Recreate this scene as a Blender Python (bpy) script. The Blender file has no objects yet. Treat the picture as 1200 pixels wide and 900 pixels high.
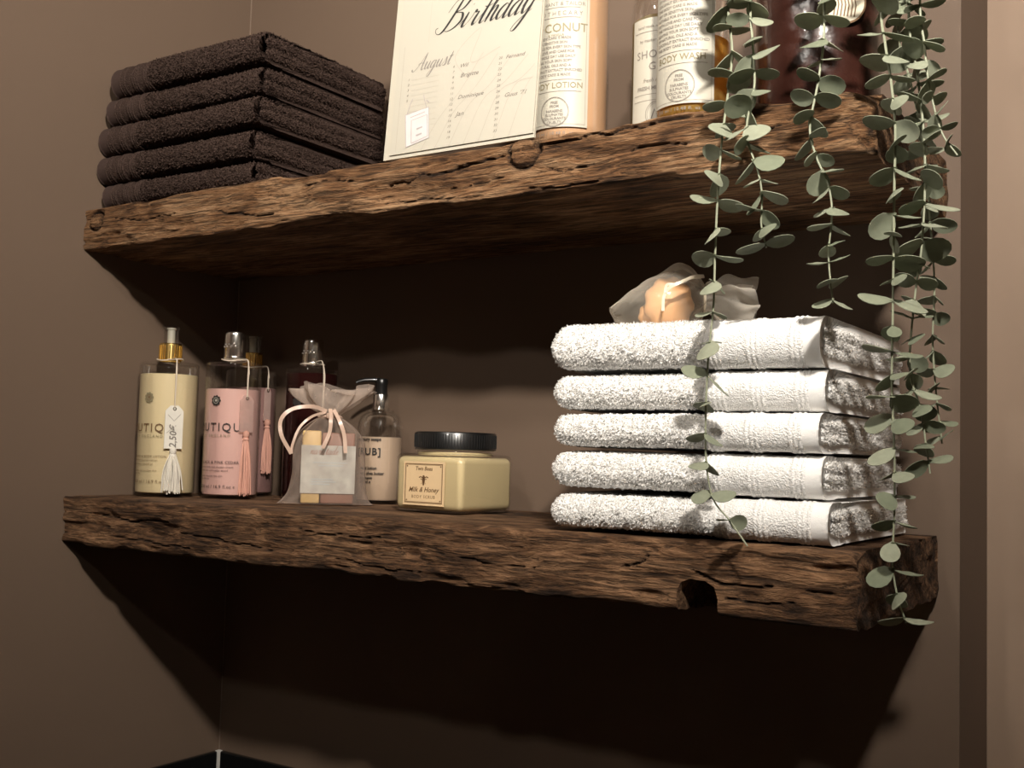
import bpy, bmesh, math, random
import numpy as np
from mathutils import Vector, Matrix

random.seed(7)
RNG = np.random.default_rng(11)
S = bpy.context.scene
C = S.collection
PI = math.pi

# ------------------------------------------------------------------ camera
CAM = np.array([1.2447, -1.1458, 0.0696])
YAW, PITCH, ROLL, FPX = 0.5811, 0.0623, 0.0277, 1296.16
fw = np.array([-math.sin(YAW)*math.cos(PITCH), math.cos(YAW)*math.cos(PITCH), math.sin(PITCH)])
r0 = np.array([math.cos(YAW), math.sin(YAW), 0.0]); u0 = np.cross(r0, fw)
RT = math.cos(ROLL)*r0 + math.sin(ROLL)*u0
UP = -math.sin(ROLL)*r0 + math.cos(ROLL)*u0
cd = bpy.data.cameras.new('camera'); cam = bpy.data.objects.new('camera', cd); C.objects.link(cam)
cd.sensor_width = 36.0; cd.lens = 36.0*FPX/1200.0; cd.clip_start = 0.01
M = Matrix.Identity(4)
for i in range(3):
    M[i][0] = RT[i]; M[i][1] = UP[i]; M[i][2] = -fw[i]; M[i][3] = CAM[i]
cam.matrix_world = M
S.camera = cam

# ------------------------------------------------------------------ light
w = bpy.data.worlds.new('world'); S.world = w; w.use_nodes = True
w.node_tree.nodes['Background'].inputs[0].default_value = (0.9, 0.75, 0.6, 1)
w.node_tree.nodes['Background'].inputs[1].default_value = 0.006
LIGHTS = [((1.40, -1.19, .932), 128, 0.040), ((0.80, -1.55, .932), 14, 0.040), ((0.60, -1.00, .932), 20, 0.040)]
for i, (loc, e, rad) in enumerate(LIGHTS):
    ld = bpy.data.lights.new('ceiling_downlight', 'SPOT'); lo = bpy.data.objects.new('ceiling_downlight_light', ld); C.objects.link(lo)
    ld.energy = e; ld.shadow_soft_size = rad; ld.color = (1.0, 0.925, 0.83); ld.spot_size = 1.84; ld.spot_blend = 1.0
    aim = (1.15, 0.1, 0.0) if i == 1 else (0.50, -0.1, 0.80)
    lo.location = loc; lo.rotation_euler = Vector((aim[0]-loc[0], aim[1]-loc[1], aim[2]-loc[2])).to_track_quat('-Z', 'Y').to_euler()
S.view_settings.view_transform = 'Standard'; S.view_settings.look = 'None'
S.view_settings.gamma = 1.0; S.view_settings.use_curve_mapping = False
S.view_settings.exposure = 0.66

# ------------------------------------------------------------------ helpers
def ray(u, v): return RT*(u-600)/FPX + UP*(450-v)/FPX + fw
def at(u, v, y):                       # the point of the plane Y=y seen at photo pixel (u, v)
    d = ray(u, v); return Vector(CAM + d*((y-CAM[1])/d[1]))

def _hash(i, j, k, s):
    n = (i*374761393 + j*668265263 + k*2147483647 + s*974634541) & 0xFFFFFFFF
    n = ((n ^ (n >> 13))*1274126177) & 0xFFFFFFFF
    n = n ^ (n >> 16)
    return (n & 0xFFFF)/65535.0
def vnoise(P, seed=0):                 # value noise in -1..1, P is an (n,3) array
    P = np.asarray(P, float); I = np.floor(P).astype(np.int64); F = P-I; F = F*F*(3-2*F)
    o = 0
    for a in (0, 1):
        for b in (0, 1):
            for c in (0, 1):
                o = o + _hash(I[:, 0]+a, I[:, 1]+b, I[:, 2]+c, seed)*np.where(a, F[:, 0], 1-F[:, 0])*np.where(b, F[:, 1], 1-F[:, 1])*np.where(c, F[:, 2], 1-F[:, 2])
    return o*2-1

def put(o, parent=None):
    C.objects.link(o)
    if parent is not None: o.parent = parent
    return o
def mesh_obj(name, V, F, mat, parent=None, smooth=True, loc=None, angle=None):
    me = bpy.data.meshes.new(name)
    me.from_pydata([tuple(v) for v in V], [], [tuple(f) for f in F]); me.update()
    if mat: me.materials.append(mat)
    if smooth:
        me.polygons.foreach_set('use_smooth', [True]*len(me.polygons))
        if angle: me.set_sharp_from_angle(angle=math.radians(angle))
    o = put(bpy.data.objects.new(name, me), parent)
    if loc is not None: o.location = loc
    return o
def tag(o, label=None, cat=None, group=None, kind=None):
    if label: o['label'] = label
    if cat: o['category'] = cat
    if group: o['group'] = group
    if kind: o['kind'] = kind
    return o
def thing(name, label, cat, loc=(0, 0, 0), rz=0, group=None):
    o = put(bpy.data.objects.new(name, None)); o.location = loc; o.rotation_euler = (0, 0, rz); o.empty_display_size = .02
    return tag(o, label, cat, group)

class MB:                              # collects shapes for ONE mesh
    def __init__(s): s.V = []; s.F = []
    def add(s, V, F):
        n = len(s.V); s.V.extend([tuple(v) for v in V]); s.F.extend([tuple(i+n for i in f) for f in F]); return s
    def lathe(s, prof, seg=40, cap0=True, cap1=True, c=(0, 0)):
        V = []; F = []; n = len(prof)
        for r, z in prof:
            for k in range(seg):
                a = 2*PI*k/seg; V.append((c[0]+r*math.cos(a), c[1]+r*math.sin(a), z))
        for i in range(n-1):
            for k in range(seg):
                k2 = (k+1) % seg; F.append((i*seg+k, i*seg+k2, (i+1)*seg+k2, (i+1)*seg+k))
        if cap0: F.append(tuple(reversed(range(seg))))
        if cap1: F.append(tuple((n-1)*seg+k for k in range(seg)))
        return s.add(V, F)
    def box(s, x0, x1, y0, y1, z0, z1):
        V = [(x, y, z) for z in (z0, z1) for y in (y0, y1) for x in (x0, x1)]
        return s.add(V, [(0, 2, 3, 1), (4, 5, 7, 6), (0, 1, 5, 4), (2, 6, 7, 3), (0, 4, 6, 2), (1, 3, 7, 5)])
    def tube(s, pts, r, seg=8, taper=None):
        pts = [Vector(p) for p in pts]; n = len(pts); V = []; F = []; side = None
        for i, p in enumerate(pts):
            t = (pts[min(i+1, n-1)]-pts[max(i-1, 0)]).normalized()
            if side is None: side = t.cross(Vector((0, 0, 1)) if abs(t.z) < .9 else Vector((1, 0, 0))).normalized()
            side = (side - t*side.dot(t)).normalized(); b = t.cross(side)
            rr = r if taper is None else r*(1+(taper-1)*i/(n-1))
            for k in range(seg):
                a = 2*PI*k/seg; V.append(p+side*(rr*math.cos(a))+b*(rr*math.sin(a)))
        for i in range(n-1):
            for k in range(seg):
                k2 = (k+1) % seg; F.append((i*seg+k, i*seg+k2, (i+1)*seg+k2, (i+1)*seg+k))
        F.append(tuple(reversed(range(seg)))); F.append(tuple((n-1)*seg+k for k in range(seg)))
        return s.add(V, F)
    def build(s, name, mat, parent=None, smooth=True, angle=40, loc=None):
        return mesh_obj(name, s.V, s.F, mat, parent, smooth, loc, angle)

def crom(pts, n=8):                    # Catmull-Rom through points
    P = [Vector(p) for p in pts]; P = [2*P[0]-P[1]]+P+[2*P[-1]-P[-2]]; out = []
    for i in range(1, len(P)-2):
        for k in range(n):
            t = k/n; a, b, c, d = P[i-1], P[i], P[i+1], P[i+2]
            out.append(0.5*((2*b)+(c-a)*t+(2*a-5*b+4*c-d)*t*t+(-a+3*b-3*c+d)*t**3))
    out.append(P[-2]); return out

def rounded_box(name, sx, sy, sz, r, mat, parent=None, seg=3, loc=None, rz=None):
    bm = bmesh.new(); bmesh.ops.create_cube(bm, size=1)
    bmesh.ops.scale(bm, vec=(sx, sy, sz), verts=bm.verts)
    bmesh.ops.translate(bm, vec=(0, 0, sz/2), verts=bm.verts)
    bmesh.ops.bevel(bm, geom=bm.edges[:], offset=r, segments=seg, profile=.5, affect='EDGES')
    me = bpy.data.meshes.new(name); bm.to_mesh(me); bm.free(); me.materials.append(mat)
    me.polygons.foreach_set('use_smooth', [True]*len(me.polygons)); me.set_sharp_from_angle(angle=math.radians(50))
    o = put(bpy.data.objects.new(name, me), parent)
    if loc is not None: o.location = loc
    if rz is not None: o.rotation_euler[2] = rz
    return o

# ------------------------------------------------------------------ materials
def nodes(m): m.use_nodes = True; return m.node_tree.nodes, m.node_tree.links
def mat(name, col, rough=.5, metal=0, spec=.5, bump=None, trans=0, sss=0, coat=0, vary=None, sheen=0):
    m = bpy.data.materials.new(name); N, L = nodes(m); b = N['Principled BSDF']
    b.inputs['Base Color'].default_value = (*col, 1); b.inputs['Roughness'].default_value = rough
    b.inputs['Metallic'].default_value = metal; b.inputs['Specular IOR Level'].default_value = spec
    b.inputs['Transmission Weight'].default_value = trans; b.inputs['Coat Weight'].default_value = coat
    if sheen: b.inputs['Sheen Weight'].default_value = sheen
    tc = N.new('ShaderNodeTexCoord')
    sc, amt = vary if vary else (60, .06)
    nz = N.new('ShaderNodeTexNoise'); nz.inputs['Scale'].default_value = sc; nz.inputs['Detail'].default_value = 4
    L.new(tc.outputs['Object'], nz.inputs['Vector'])
    hv = N.new('ShaderNodeHueSaturation'); hv.inputs['Color'].default_value = (*col, 1)
    mr = N.new('ShaderNodeMapRange'); mr.inputs[3].default_value = 1-amt*2; mr.inputs[4].default_value = 1+amt*2
    L.new(nz.outputs['Fac'], mr.inputs[0]); L.new(mr.outputs[0], hv.inputs['Value']); L.new(hv.outputs[0], b.inputs['Base Color'])
    if bump:
        n2 = N.new('ShaderNodeTexNoise'); n2.inputs['Scale'].default_value = bump[0]; n2.inputs['Detail'].default_value = 3
        L.new(tc.outputs['Object'], n2.inputs['Vector'])
        bp = N.new('ShaderNodeBump'); bp.inputs['Strength'].default_value = bump[1]; bp.inputs['Distance'].default_value = bump[2]
        L.new(n2.outputs['Fac'], bp.inputs['Height']); L.new(bp.outputs[0], b.inputs['Normal'])
    return m

def clear_mat(name, tint, ior=1.45, rough=.03, base=.0, frost=None):      # thin clear plastic or glass: see-through with real Fresnel gloss
    m = bpy.data.materials.new(name); N, L = nodes(m); N.remove(N['Principled BSDF']); out = N['Material Output']
    tr = N.new('ShaderNodeBsdfTransparent'); tr.inputs[0].default_value = (*tint, 1)
    gl = N.new('ShaderNodeBsdfGlossy'); gl.inputs['Roughness'].default_value = rough; gl.inputs[0].default_value = (1, 1, 1, 1)
    fr0 = N.new('ShaderNodeFresnel'); fr0.inputs[0].default_value = ior
    fr = N.new('ShaderNodeMath'); fr.operation = 'MINIMUM'; fr.inputs[1].default_value = .30; L.new(fr0.outputs[0], fr.inputs[0])
    mx = N.new('ShaderNodeMixShader'); L.new(fr.outputs[0], mx.inputs[0]); L.new(tr.outputs[0], mx.inputs[1]); L.new(gl.outputs[0], mx.inputs[2])
    L.new(mx.outputs[0], out.inputs[0])
    return m

def gel_mat(name, tint, body, k):                     # see-through coloured liquid with some scatter of its own
    m = bpy.data.materials.new(name); N, L = nodes(m); N.remove(N['Principled BSDF']); out = N['Material Output']
    tr = N.new('ShaderNodeBsdfTransparent'); tr.inputs[0].default_value = (*tint, 1)
    df = N.new('ShaderNodeBsdfDiffuse'); df.inputs[0].default_value = (*body, 1); tl = N.new('ShaderNodeBsdfTranslucent'); tl.inputs[0].default_value = (*body, 1)
    m1 = N.new('ShaderNodeMixShader'); m1.inputs[0].default_value = .5; L.new(df.outputs[0], m1.inputs[1]); L.new(tl.outputs[0], m1.inputs[2])
    mx = N.new('ShaderNodeMixShader'); mx.inputs[0].default_value = k; L.new(tr.outputs[0], mx.inputs[1]); L.new(m1.outputs[0], mx.inputs[2]); L.new(mx.outputs[0], out.inputs[0])
    return m

def organza_mat(name, col, op):
    m = bpy.data.materials.new(name); N, L = nodes(m); N.remove(N['Principled BSDF']); out = N['Material Output']
    tr = N.new('ShaderNodeBsdfTransparent'); tr.inputs[0].default_value = (1, .98, .96, 1)
    df = N.new('ShaderNodeBsdfDiffuse'); df.inputs[0].default_value = (*col, 1)
    tl = N.new('ShaderNodeBsdfTranslucent'); tl.inputs[0].default_value = (*col, 1)
    m1 = N.new('ShaderNodeMixShader'); m1.inputs[0].default_value = .35; L.new(df.outputs[0], m1.inputs[1]); L.new(tl.outputs[0], m1.inputs[2])
    tc = N.new('ShaderNodeTexCoord'); nz = N.new('ShaderNodeTexNoise'); nz.inputs['Scale'].default_value = 45; nz.inputs['Detail'].default_value = 3
    L.new(tc.outputs['Object'], nz.inputs['Vector'])
    mr = N.new('ShaderNodeMapRange'); mr.inputs[1].default_value = .3; mr.inputs[2].default_value = .7
    mr.inputs[3].default_value = op-.07; mr.inputs[4].default_value = op+.09; L.new(nz.outputs['Fac'], mr.inputs[0])
    lw = N.new('ShaderNodeLayerWeight'); lw.inputs[0].default_value = .35      # a weave looks denser where it turns edge-on
    ma = N.new('ShaderNodeMath'); ma.operation = 'MULTIPLY_ADD'; ma.inputs[1].default_value = .55; ma.use_clamp = True; L.new(lw.outputs['Facing'], ma.inputs[0]); L.new(mr.outputs[0], ma.inputs[2])
    mx = N.new('ShaderNodeMixShader'); L.new(ma.outputs[0], mx.inputs[0]); L.new(tr.outputs[0], mx.inputs[1]); L.new(m1.outputs[0], mx.inputs[2])
    L.new(mx.outputs[0], out.inputs[0]); return m

def wood_mat(name, dark, mid, light, seed, rough=.72, st=(5.5, 7.5), dist=1.6):
    m = bpy.data.materials.new(name); N, L = nodes(m); b = N['Principled BSDF']
    b.inputs['Specular IOR Level'].default_value = .28
    tc = N.new('ShaderNodeTexCoord')
    def noise(sx, sy, sz, scale, det, dist=0, off=0):
        mp = N.new('ShaderNodeMapping'); mp.inputs['Scale'].default_value = (sx, sy, sz); mp.inputs['Location'].default_value = (seed+off, seed*1.7, off)
        L.new(tc.outputs['Object'], mp.inputs['Vector'])
        n = N.new('ShaderNodeTexNoise'); n.inputs['Scale'].default_value = scale; n.inputs['Detail'].default_value = det
        n.inputs['Roughness'].default_value = .65; n.inputs['Distortion'].default_value = dist
        L.new(mp.outputs[0], n.inputs['Vector']); return n.outputs['Fac']
    grain = noise(1, st[0], st[1], 11, 10, dist); blotch = noise(1, 2.5, 3, 7, 5, .4, 5); fine = noise(1, st[0]*2.6, st[1]*2.6, 20, 8, dist*.5, 9); pits = noise(1, 2, 2.4, 95, 3, .2, 3)
    ad = N.new('ShaderNodeMath'); ad.operation = 'MULTIPLY_ADD'; ad.inputs[1].default_value = .55; L.new(blotch, ad.inputs[0])
    g2 = N.new('ShaderNodeMath'); g2.operation = 'MULTIPLY'; g2.inputs[1].default_value = .55; L.new(grain, g2.inputs[0]); L.new(g2.outputs[0], ad.inputs[2])
    rp = N.new('ShaderNodeValToRGB'); e = rp.color_ramp.elements
    e[0].position = .43; e[0].color = (*dark, 1); e[1].position = .68; e[1].color = (*light, 1)
    k = e.new(.54); k.color = (*mid, 1)
    L.new(ad.outputs[0], rp.inputs[0])
    # fine dark pores
    mr = N.new('ShaderNodeMapRange'); mr.inputs[1].default_value = .40; mr.inputs[2].default_value = .53; mr.inputs[3].default_value = .30; mr.inputs[4].default_value = 1; L.new(fine, mr.inputs[0])
    mm = N.new('ShaderNodeMix'); mm.data_type = 'RGBA'; mm.blend_type = 'MULTIPLY'; mm.inputs[0].default_value = 1
    L.new(rp.outputs[0], mm.inputs[6]); L.new(mr.outputs[0], mm.inputs[7])
    # darker tone in cracks, knot rims and beam ends, stored on the mesh
    at_ = N.new('ShaderNodeAttribute'); at_.attribute_name = 'crack'
    m2 = N.new('ShaderNodeMix'); m2.data_type = 'RGBA'; L.new(at_.outputs['Fac'], m2.inputs[0]); L.new(mm.outputs[2], m2.inputs[6]); m2.inputs[7].default_value = (dark[0]*.25, dark[1]*.25, dark[2]*.25, 1)
    L.new(m2.outputs[2], b.inputs['Base Color'])
    b.inputs['Roughness'].default_value = rough
    s = N.new('ShaderNodeMath'); s.operation = 'ADD'; L.new(fine, s.inputs[0]); L.new(grain, s.inputs[1])
    s2 = N.new('ShaderNodeMath'); s2.operation = 'MULTIPLY_ADD'; s2.inputs[1].default_value = .5; L.new(pits, s2.inputs[0]); L.new(s.outputs[0], s2.inputs[2])
    bp = N.new('ShaderNodeBump'); bp.inputs['Strength'].default_value = 1.0; bp.inputs['Distance'].default_value = .006
    L.new(s2.outputs[0], bp.inputs['Height']); L.new(bp.outputs[0], b.inputs['Normal'])
    return m

M_WALL = mat('taupe_paint', (.124, .085, .060), .6, bump=(900, .15, .0006), vary=(3, .02), spec=.3)
M_WALL2 = mat('light_beige_paint', (.25, .178, .128), .65, bump=(900, .12, .0006), vary=(3, .02), spec=.3)
M_CAULK = mat('taupe_caulk', (.19, .14, .105), .5)
M_CEIL = mat('white_ceiling_paint', (.74, .66, .56), .8, vary=(3, .02))
M_FLOOR = mat('sand_floor', (.46, .37, .28), .5)
M_TILE = mat('black_glazed_tile', (.006, .006, .006), .15, spec=.5)
M_SEAL = mat('white_sealant', (.6, .58, .54), .5)
M_WOOD_U = wood_mat('reclaimed_oak', (.046, .020, .0075), (.20, .097, .041), (.41, .245, .130), 1.3)
M_WOOD_L = wood_mat('weathered_oak', (.033, .015, .0065), (.137, .068, .032), (.335, .185, .097), 4.1, st=(3.6, 4.6), dist=2.2)
M_WHITE_T = mat('white_terry', (.94, .93, .91), .95, spec=.1, bump=(700, .8, .003), vary=(500, .03))
M_WHITE_B = mat('white_woven_cotton', (.90, .89, .87), .9, spec=.1, bump=(1500, .35, .0008), vary=(800, .02))
def pile_mat(name, col, k):            # loops of cotton: light passes through the thin yarn
    m = bpy.data.materials.new(name); N, L = nodes(m); N.remove(N['Principled BSDF']); out = N['Material Output']
    tc = N.new('ShaderNodeTexCoord'); nz = N.new('ShaderNodeTexNoise'); nz.inputs['Scale'].default_value = 300; L.new(tc.outputs['Object'], nz.inputs['Vector'])
    hv = N.new('ShaderNodeHueSaturation'); hv.inputs['Color'].default_value = (*col, 1); mr = N.new('ShaderNodeMapRange'); mr.inputs[3].default_value = .9; mr.inputs[4].default_value = 1.08
    L.new(nz.outputs['Fac'], mr.inputs[0]); L.new(mr.outputs[0], hv.inputs['Value'])
    df = N.new('ShaderNodeBsdfDiffuse'); tl = N.new('ShaderNodeBsdfTranslucent'); L.new(hv.outputs[0], df.inputs[0]); L.new(hv.outputs[0], tl.inputs[0])
    mx = N.new('ShaderNodeMixShader'); mx.inputs[0].default_value = k; L.new(df.outputs[0], mx.inputs[1]); L.new(tl.outputs[0], mx.inputs[2]); L.new(mx.outputs[0], out.inputs[0]); return m
M_WHITE_P = pile_mat('white_cotton_pile', (.97, .96, .94), .5)
M_DARK_P = pile_mat('dark_brown_cotton_pile', (.075, .050, .041), .35)
M_DARK_T = mat('dark_brown_terry', (.052, .034, .028), .95, spec=.05, bump=(700, .9, .003), vary=(450, .25))
M_DARK_B = mat('dark_brown_woven_cotton', (.050, .032, .027), .85, spec=.15, bump=(1500, .35, .0008))
M_CLEAR = clear_mat('clear_plastic', (.96, .96, .95))
M_GLASS = clear_mat('clear_glass', (.97, .975, .97), 1.5, .015)
M_CHROME = mat('chrome', (.86, .84, .80), .2, 1)
M_GOLD = mat('gold_metal', (.95, .68, .25), .26, 1)
M_BLACKP = mat('black_plastic', (.006, .006, .006), .3, coat=.2)
M_CREAM = mat('cream_lotion', (.64, .53, .33), .3, coat=.4, vary=(20, .015))
M_PINK = mat('pink_lotion', (.62, .385, .345), .3, coat=.4, vary=(20, .015))
M_MAUVE = mat('mauve_lotion', (.26, .15, .14), .35, coat=.3)
M_BURG = gel_mat('burgundy_bath_liquid', (.35, .14, .12), (.07, .018, .016), .5)
M_BEIGE = mat('beige_lotion', (.50, .37, .27), .4, coat=.2, vary=(20, .015))
M_JAR = mat('honey_cream', (.62, .50, .285), .28, coat=.5, vary=(40, .03))
M_PEACH = mat('peach_lotion', (.52, .32, .19), .25, coat=.6, vary=(20, .02))
M_AMBER = gel_mat('amber_gel', (.85, .55, .16), (.80, .50, .14), .45)
M_PALEAMB = gel_mat('pale_shower_gel', (.75, .68, .50), (.52, .45, .30), .35)
M_LABEL = mat('white_label_paper', (.385, .362, .30), .5, vary=(30, .01))
M_LABEL2 = mat('buff_label_paper', (.66, .48, .28), .55, vary=(60, .04))
M_TEXT = mat('black_print', (.015, .013, .012), .6)
M_TEXTG = mat('grey_print', (.16, .14, .12), .6)
M_TEXTM = mat('mid_grey_print', (.20, .18, .16), .6)
M_TEXTL = mat('pale_grey_print', (.34, .315, .265), .7)
M_TEXTB = mat('brown_print', (.13, .07, .03), .6)
M_OLIVE = mat('khaki_print', (.20, .17, .10), .6)
M_PAPER = mat('ivory_card', (.40, .372, .305), .55, vary=(12, .012))
M_PAPER2 = mat('ivory_page', (.385, .360, .30), .55, vary=(12, .012))
M_TASSELW = mat('white_thread', (.66, .62, .54), .8)
M_TASSELP = mat('pink_thread', (.56, .29, .22), .75)
M_CORD = mat('ivory_cord', (.52, .44, .35), .7)
M_TAGC = organza_mat('frosted_tag', (.70, .52, .47), .35)
M_TAGW = mat('white_tag_card', (.62, .59, .52), .55)
M_ORG = organza_mat('blush_organza', (.56, .45, .38), .16)
M_ORGF = organza_mat('gathered_organza', (.56, .46, .39), .38)
M_ORGW = organza_mat('ivory_organza', (.66, .61, .52), .14)
M_ORGWF = organza_mat('gathered_ivory_organza', (.66, .61, .53), .36)
M_SATIN = mat('blush_satin', (.52, .37, .29), .35)
M_SATINW = mat('ivory_satin', (.66, .58, .45), .35)
M_SOAPY = mat('yellow_soap', (.60, .42, .18), .5, coat=.2, vary=(60, .06))
M_SOAPB = mat('rose_brown_soap', (.25, .12, .085), .5, coat=.2, vary=(60, .08))
M_SOAPO = mat('peach_soap', (.72, .40, .19), .45, coat=.3, vary=(40, .06))
M_SLEEVE = mat('pale_blue_paper', (.44, .44, .41), .5, vary=(70, .22))
M_VASE = mat('oxblood_glaze', (.030, .010, .007), .26, coat=.3, bump=(45, .35, .004), vary=(30, .45))
M_DISC = mat('ivory_enamel', (.60, .55, .44), .3, coat=.4)
M_STEM = mat('pale_green_stem', (.27, .29, .20), .6)

def leaf_mat(name, c1, c2):
    m = bpy.data.materials.new(name); N, L = nodes(m); b = N['Principled BSDF']; b.inputs['Roughness'].default_value = .62; b.inputs['Specular IOR Level'].default_value = .25
    oi = N.new('ShaderNodeObjectInfo'); mx = N.new('ShaderNodeMix'); mx.data_type = 'RGBA'; L.new(oi.outputs['Random'], mx.inputs[0])
    mx.inputs[6].default_value = (*c1, 1); mx.inputs[7].default_value = (*c2, 1)
    tc = N.new('ShaderNodeTexCoord'); nz = N.new('ShaderNodeTexNoise'); nz.inputs['Scale'].default_value = 3; L.new(tc.outputs['Object'], nz.inputs['Vector'])
    hv = N.new('ShaderNodeHueSaturation'); mr = N.new('ShaderNodeMapRange'); mr.inputs[3].default_value = .8; mr.inputs[4].default_value = 1.2
    L.new(nz.outputs['Fac'], mr.inputs[0]); L.new(mr.outputs[0], hv.inputs['Value']); L.new(mx.outputs[2], hv.inputs['Color']); L.new(hv.outputs[0], b.inputs['Base Color'])
    tl = N.new('ShaderNodeBsdfTranslucent'); L.new(hv.outputs[0], tl.inputs[0])
    ms = N.new('ShaderNodeMixShader'); ms.inputs[0].default_value = .18; L.new(b.outputs[0], ms.inputs[1]); L.new(tl.outputs[0], ms.inputs[2]); L.new(ms.outputs[0], N['Material Output'].inputs[0])
    return m
M_LEAF = leaf_mat('eucalyptus_leaf', (.20, .225, .155), (.33, .35, .26))

# ------------------------------------------------------------------ lettering
def text2d(s, size, shear=0, align='CENTER', space=1.0, line=1.0, bold=0):
    cu = bpy.data.curves.new('t', 'FONT'); cu.body = s; cu.size = size; cu.shear = shear; cu.align_x = align; cu.space_character = space; cu.space_line = line
    cu.resolution_u = 2; cu.offset = bold
    o = bpy.data.objects.new('t', cu); C.objects.link(o)
    me = o.to_mesh(); V = [(v.co.x, v.co.y) for v in me.vertices]; F = [tuple(p.vertices) for p in me.polygons]
    o.to_mesh_clear(); bpy.data.objects.remove(o); bpy.data.curves.remove(cu); return V, F
GLY = {
 'B': ([[(.75, 2.2), (.55, 1.1), (.3, .15), (0, -.15), (-.35, 0), (-.5, .25), (-.35, .35)], [(-.1, 1.3), (.2, 2.0), (.9, 2.35), (1.4, 2.0), (1.15, 1.4), (.65, 1.2), (1.25, 1.05), (1.45, .55), (1.1, .1), (.6, -.05), (.25, .1)]], 1.5),
 'A': ([[(-.6, .3), (-.45, 0), (-.1, .05), (.4, .8), (1.05, 2.25)], [(1.05, 2.25), (.95, 1), (.95, .2), (1.1, 0), (1.35, .2)], [(.1, .75), (.5, .95), (1.2, .85)]], 1.35),
 'i': ([[(0, .2), (.2, .55), (.35, 1)], [(.35, 1), (.27, .25), (.4, 0), (.62, .2)], [(.42, 1.45), (.46, 1.55)]], .62),
 'r': ([[(0, .2), (.2, .6), (.3, 1.05), (.42, .88), (.65, .9)], [(.65, .9), (.52, .3), (.62, 0), (.85, .2)]], .85),
 't': ([[(0, .2), (.25, .8), (.45, 1.7)], [(.45, 1.7), (.3, .3), (.42, 0), (.65, .2)], [(.08, 1.15), (.4, 1.1), (.75, 1.22)]], .65),
 'h': ([[(0, .2), (.3, 1), (.58, 2.0), (.5, 2.4), (.35, 2.0), (.22, 1), (.12, 0)], [(.14, .2), (.4, .95), (.62, .9), (.55, .3), (.65, 0), (.88, .2)]], .88),
 'd': ([[(.68, .8), (.45, 1), (.15, .7), (.08, .25), (.28, 0), (.55, .35), (.8, 1.4), (.98, 2.4)], [(.98, 2.4), (.7, .6), (.68, .1), (.8, 0), (1.0, .2)]], 1.0),
 'a': ([[(.68, .85), (.45, 1), (.15, .7), (.08, .25), (.28, 0), (.55, .35), (.74, 1)], [(.74, 1), (.62, .3), (.72, 0), (.95, .2)]], .95),
 'y': ([[(0, .5), (.18, 1), (.15, .35), (.32, 0), (.58, .35), (.78, 1)], [(.78, 1), (.6, -.2), (.3, -1), (0, -1.0), (.1, -.6), (.55, -.1), (.95, .2)]], .95),
 'u': ([[(0, .5), (.18, 1), (.14, .3), (.3, 0), (.58, .4), (.74, 1)], [(.74, 1), (.64, .25), (.75, 0), (.98, .2)]], .98),
 'g': ([[(.68, .85), (.45, 1), (.15, .7), (.1, .25), (.3, .05), (.55, .4), (.74, 1)], [(.74, 1), (.55, -.3), (.25, -1), (0, -.95), (.1, -.6), (.55, -.1), (.95, .2)]], .95),
 's': ([[(0, .2), (.28, .6), (.42, 1.1), (.55, .6), (.5, .15), (.25, 0), (.15, .15)], [(.3, 0), (.5, .02), (.72, .2)]], .72),
 'n': ([[(0, .5), (.15, 1), (.12, .5), (.08, 0)], [(.1, .3), (.4, .98), (.6, .9), (.55, .3), (.65, 0), (.85, .2)]], .85),
 'o': ([[(.4, 1), (.12, .7), (.12, .2), (.35, 0), (.6, .4), (.55, .9), (.4, 1), (.55, .8), (.85, .85)]], .85),
 'e': ([[(0, .2), (.35, .5), (.5, .85), (.35, 1), (.15, .6), (.2, .1), (.45, 0), (.75, .3)]], .7),
}
def script2d(word, xh, wid, slant=.55, hair=.25):
    V = []; F = []; x = 0
    for ch in word:
        strokes, adv = GLY[ch]
        for st in strokes:
            pts = [(p.x, p.y) for p in crom([(a, b, 0) for a, b in st], 7)]
            pts = [((x+a+slant*b)*xh, b*xh) for a, b in pts]; n = len(pts); base = len(V)
            for i, p in enumerate(pts):
                a = pts[max(i-1, 0)]; b = pts[min(i+1, n-1)]; dx, dy = b[0]-a[0], b[1]-a[1]; l = math.hypot(dx, dy) or 1
                e = min(1, i/3, (n-1-i)/3); ww = wid*(hair+(1-hair)*(max(0, -dy/l)**1.5))*(.5+.5*e)
                V.append((p[0]-dy/l*ww/2, p[1]+dx/l*ww/2)); V.append((p[0]+dy/l*ww/2, p[1]-dx/l*ww/2))
            for i in range(n-1): k = base+2*i; F.append((k, k+1, k+3, k+2))
        x += adv
    return V, F
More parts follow.
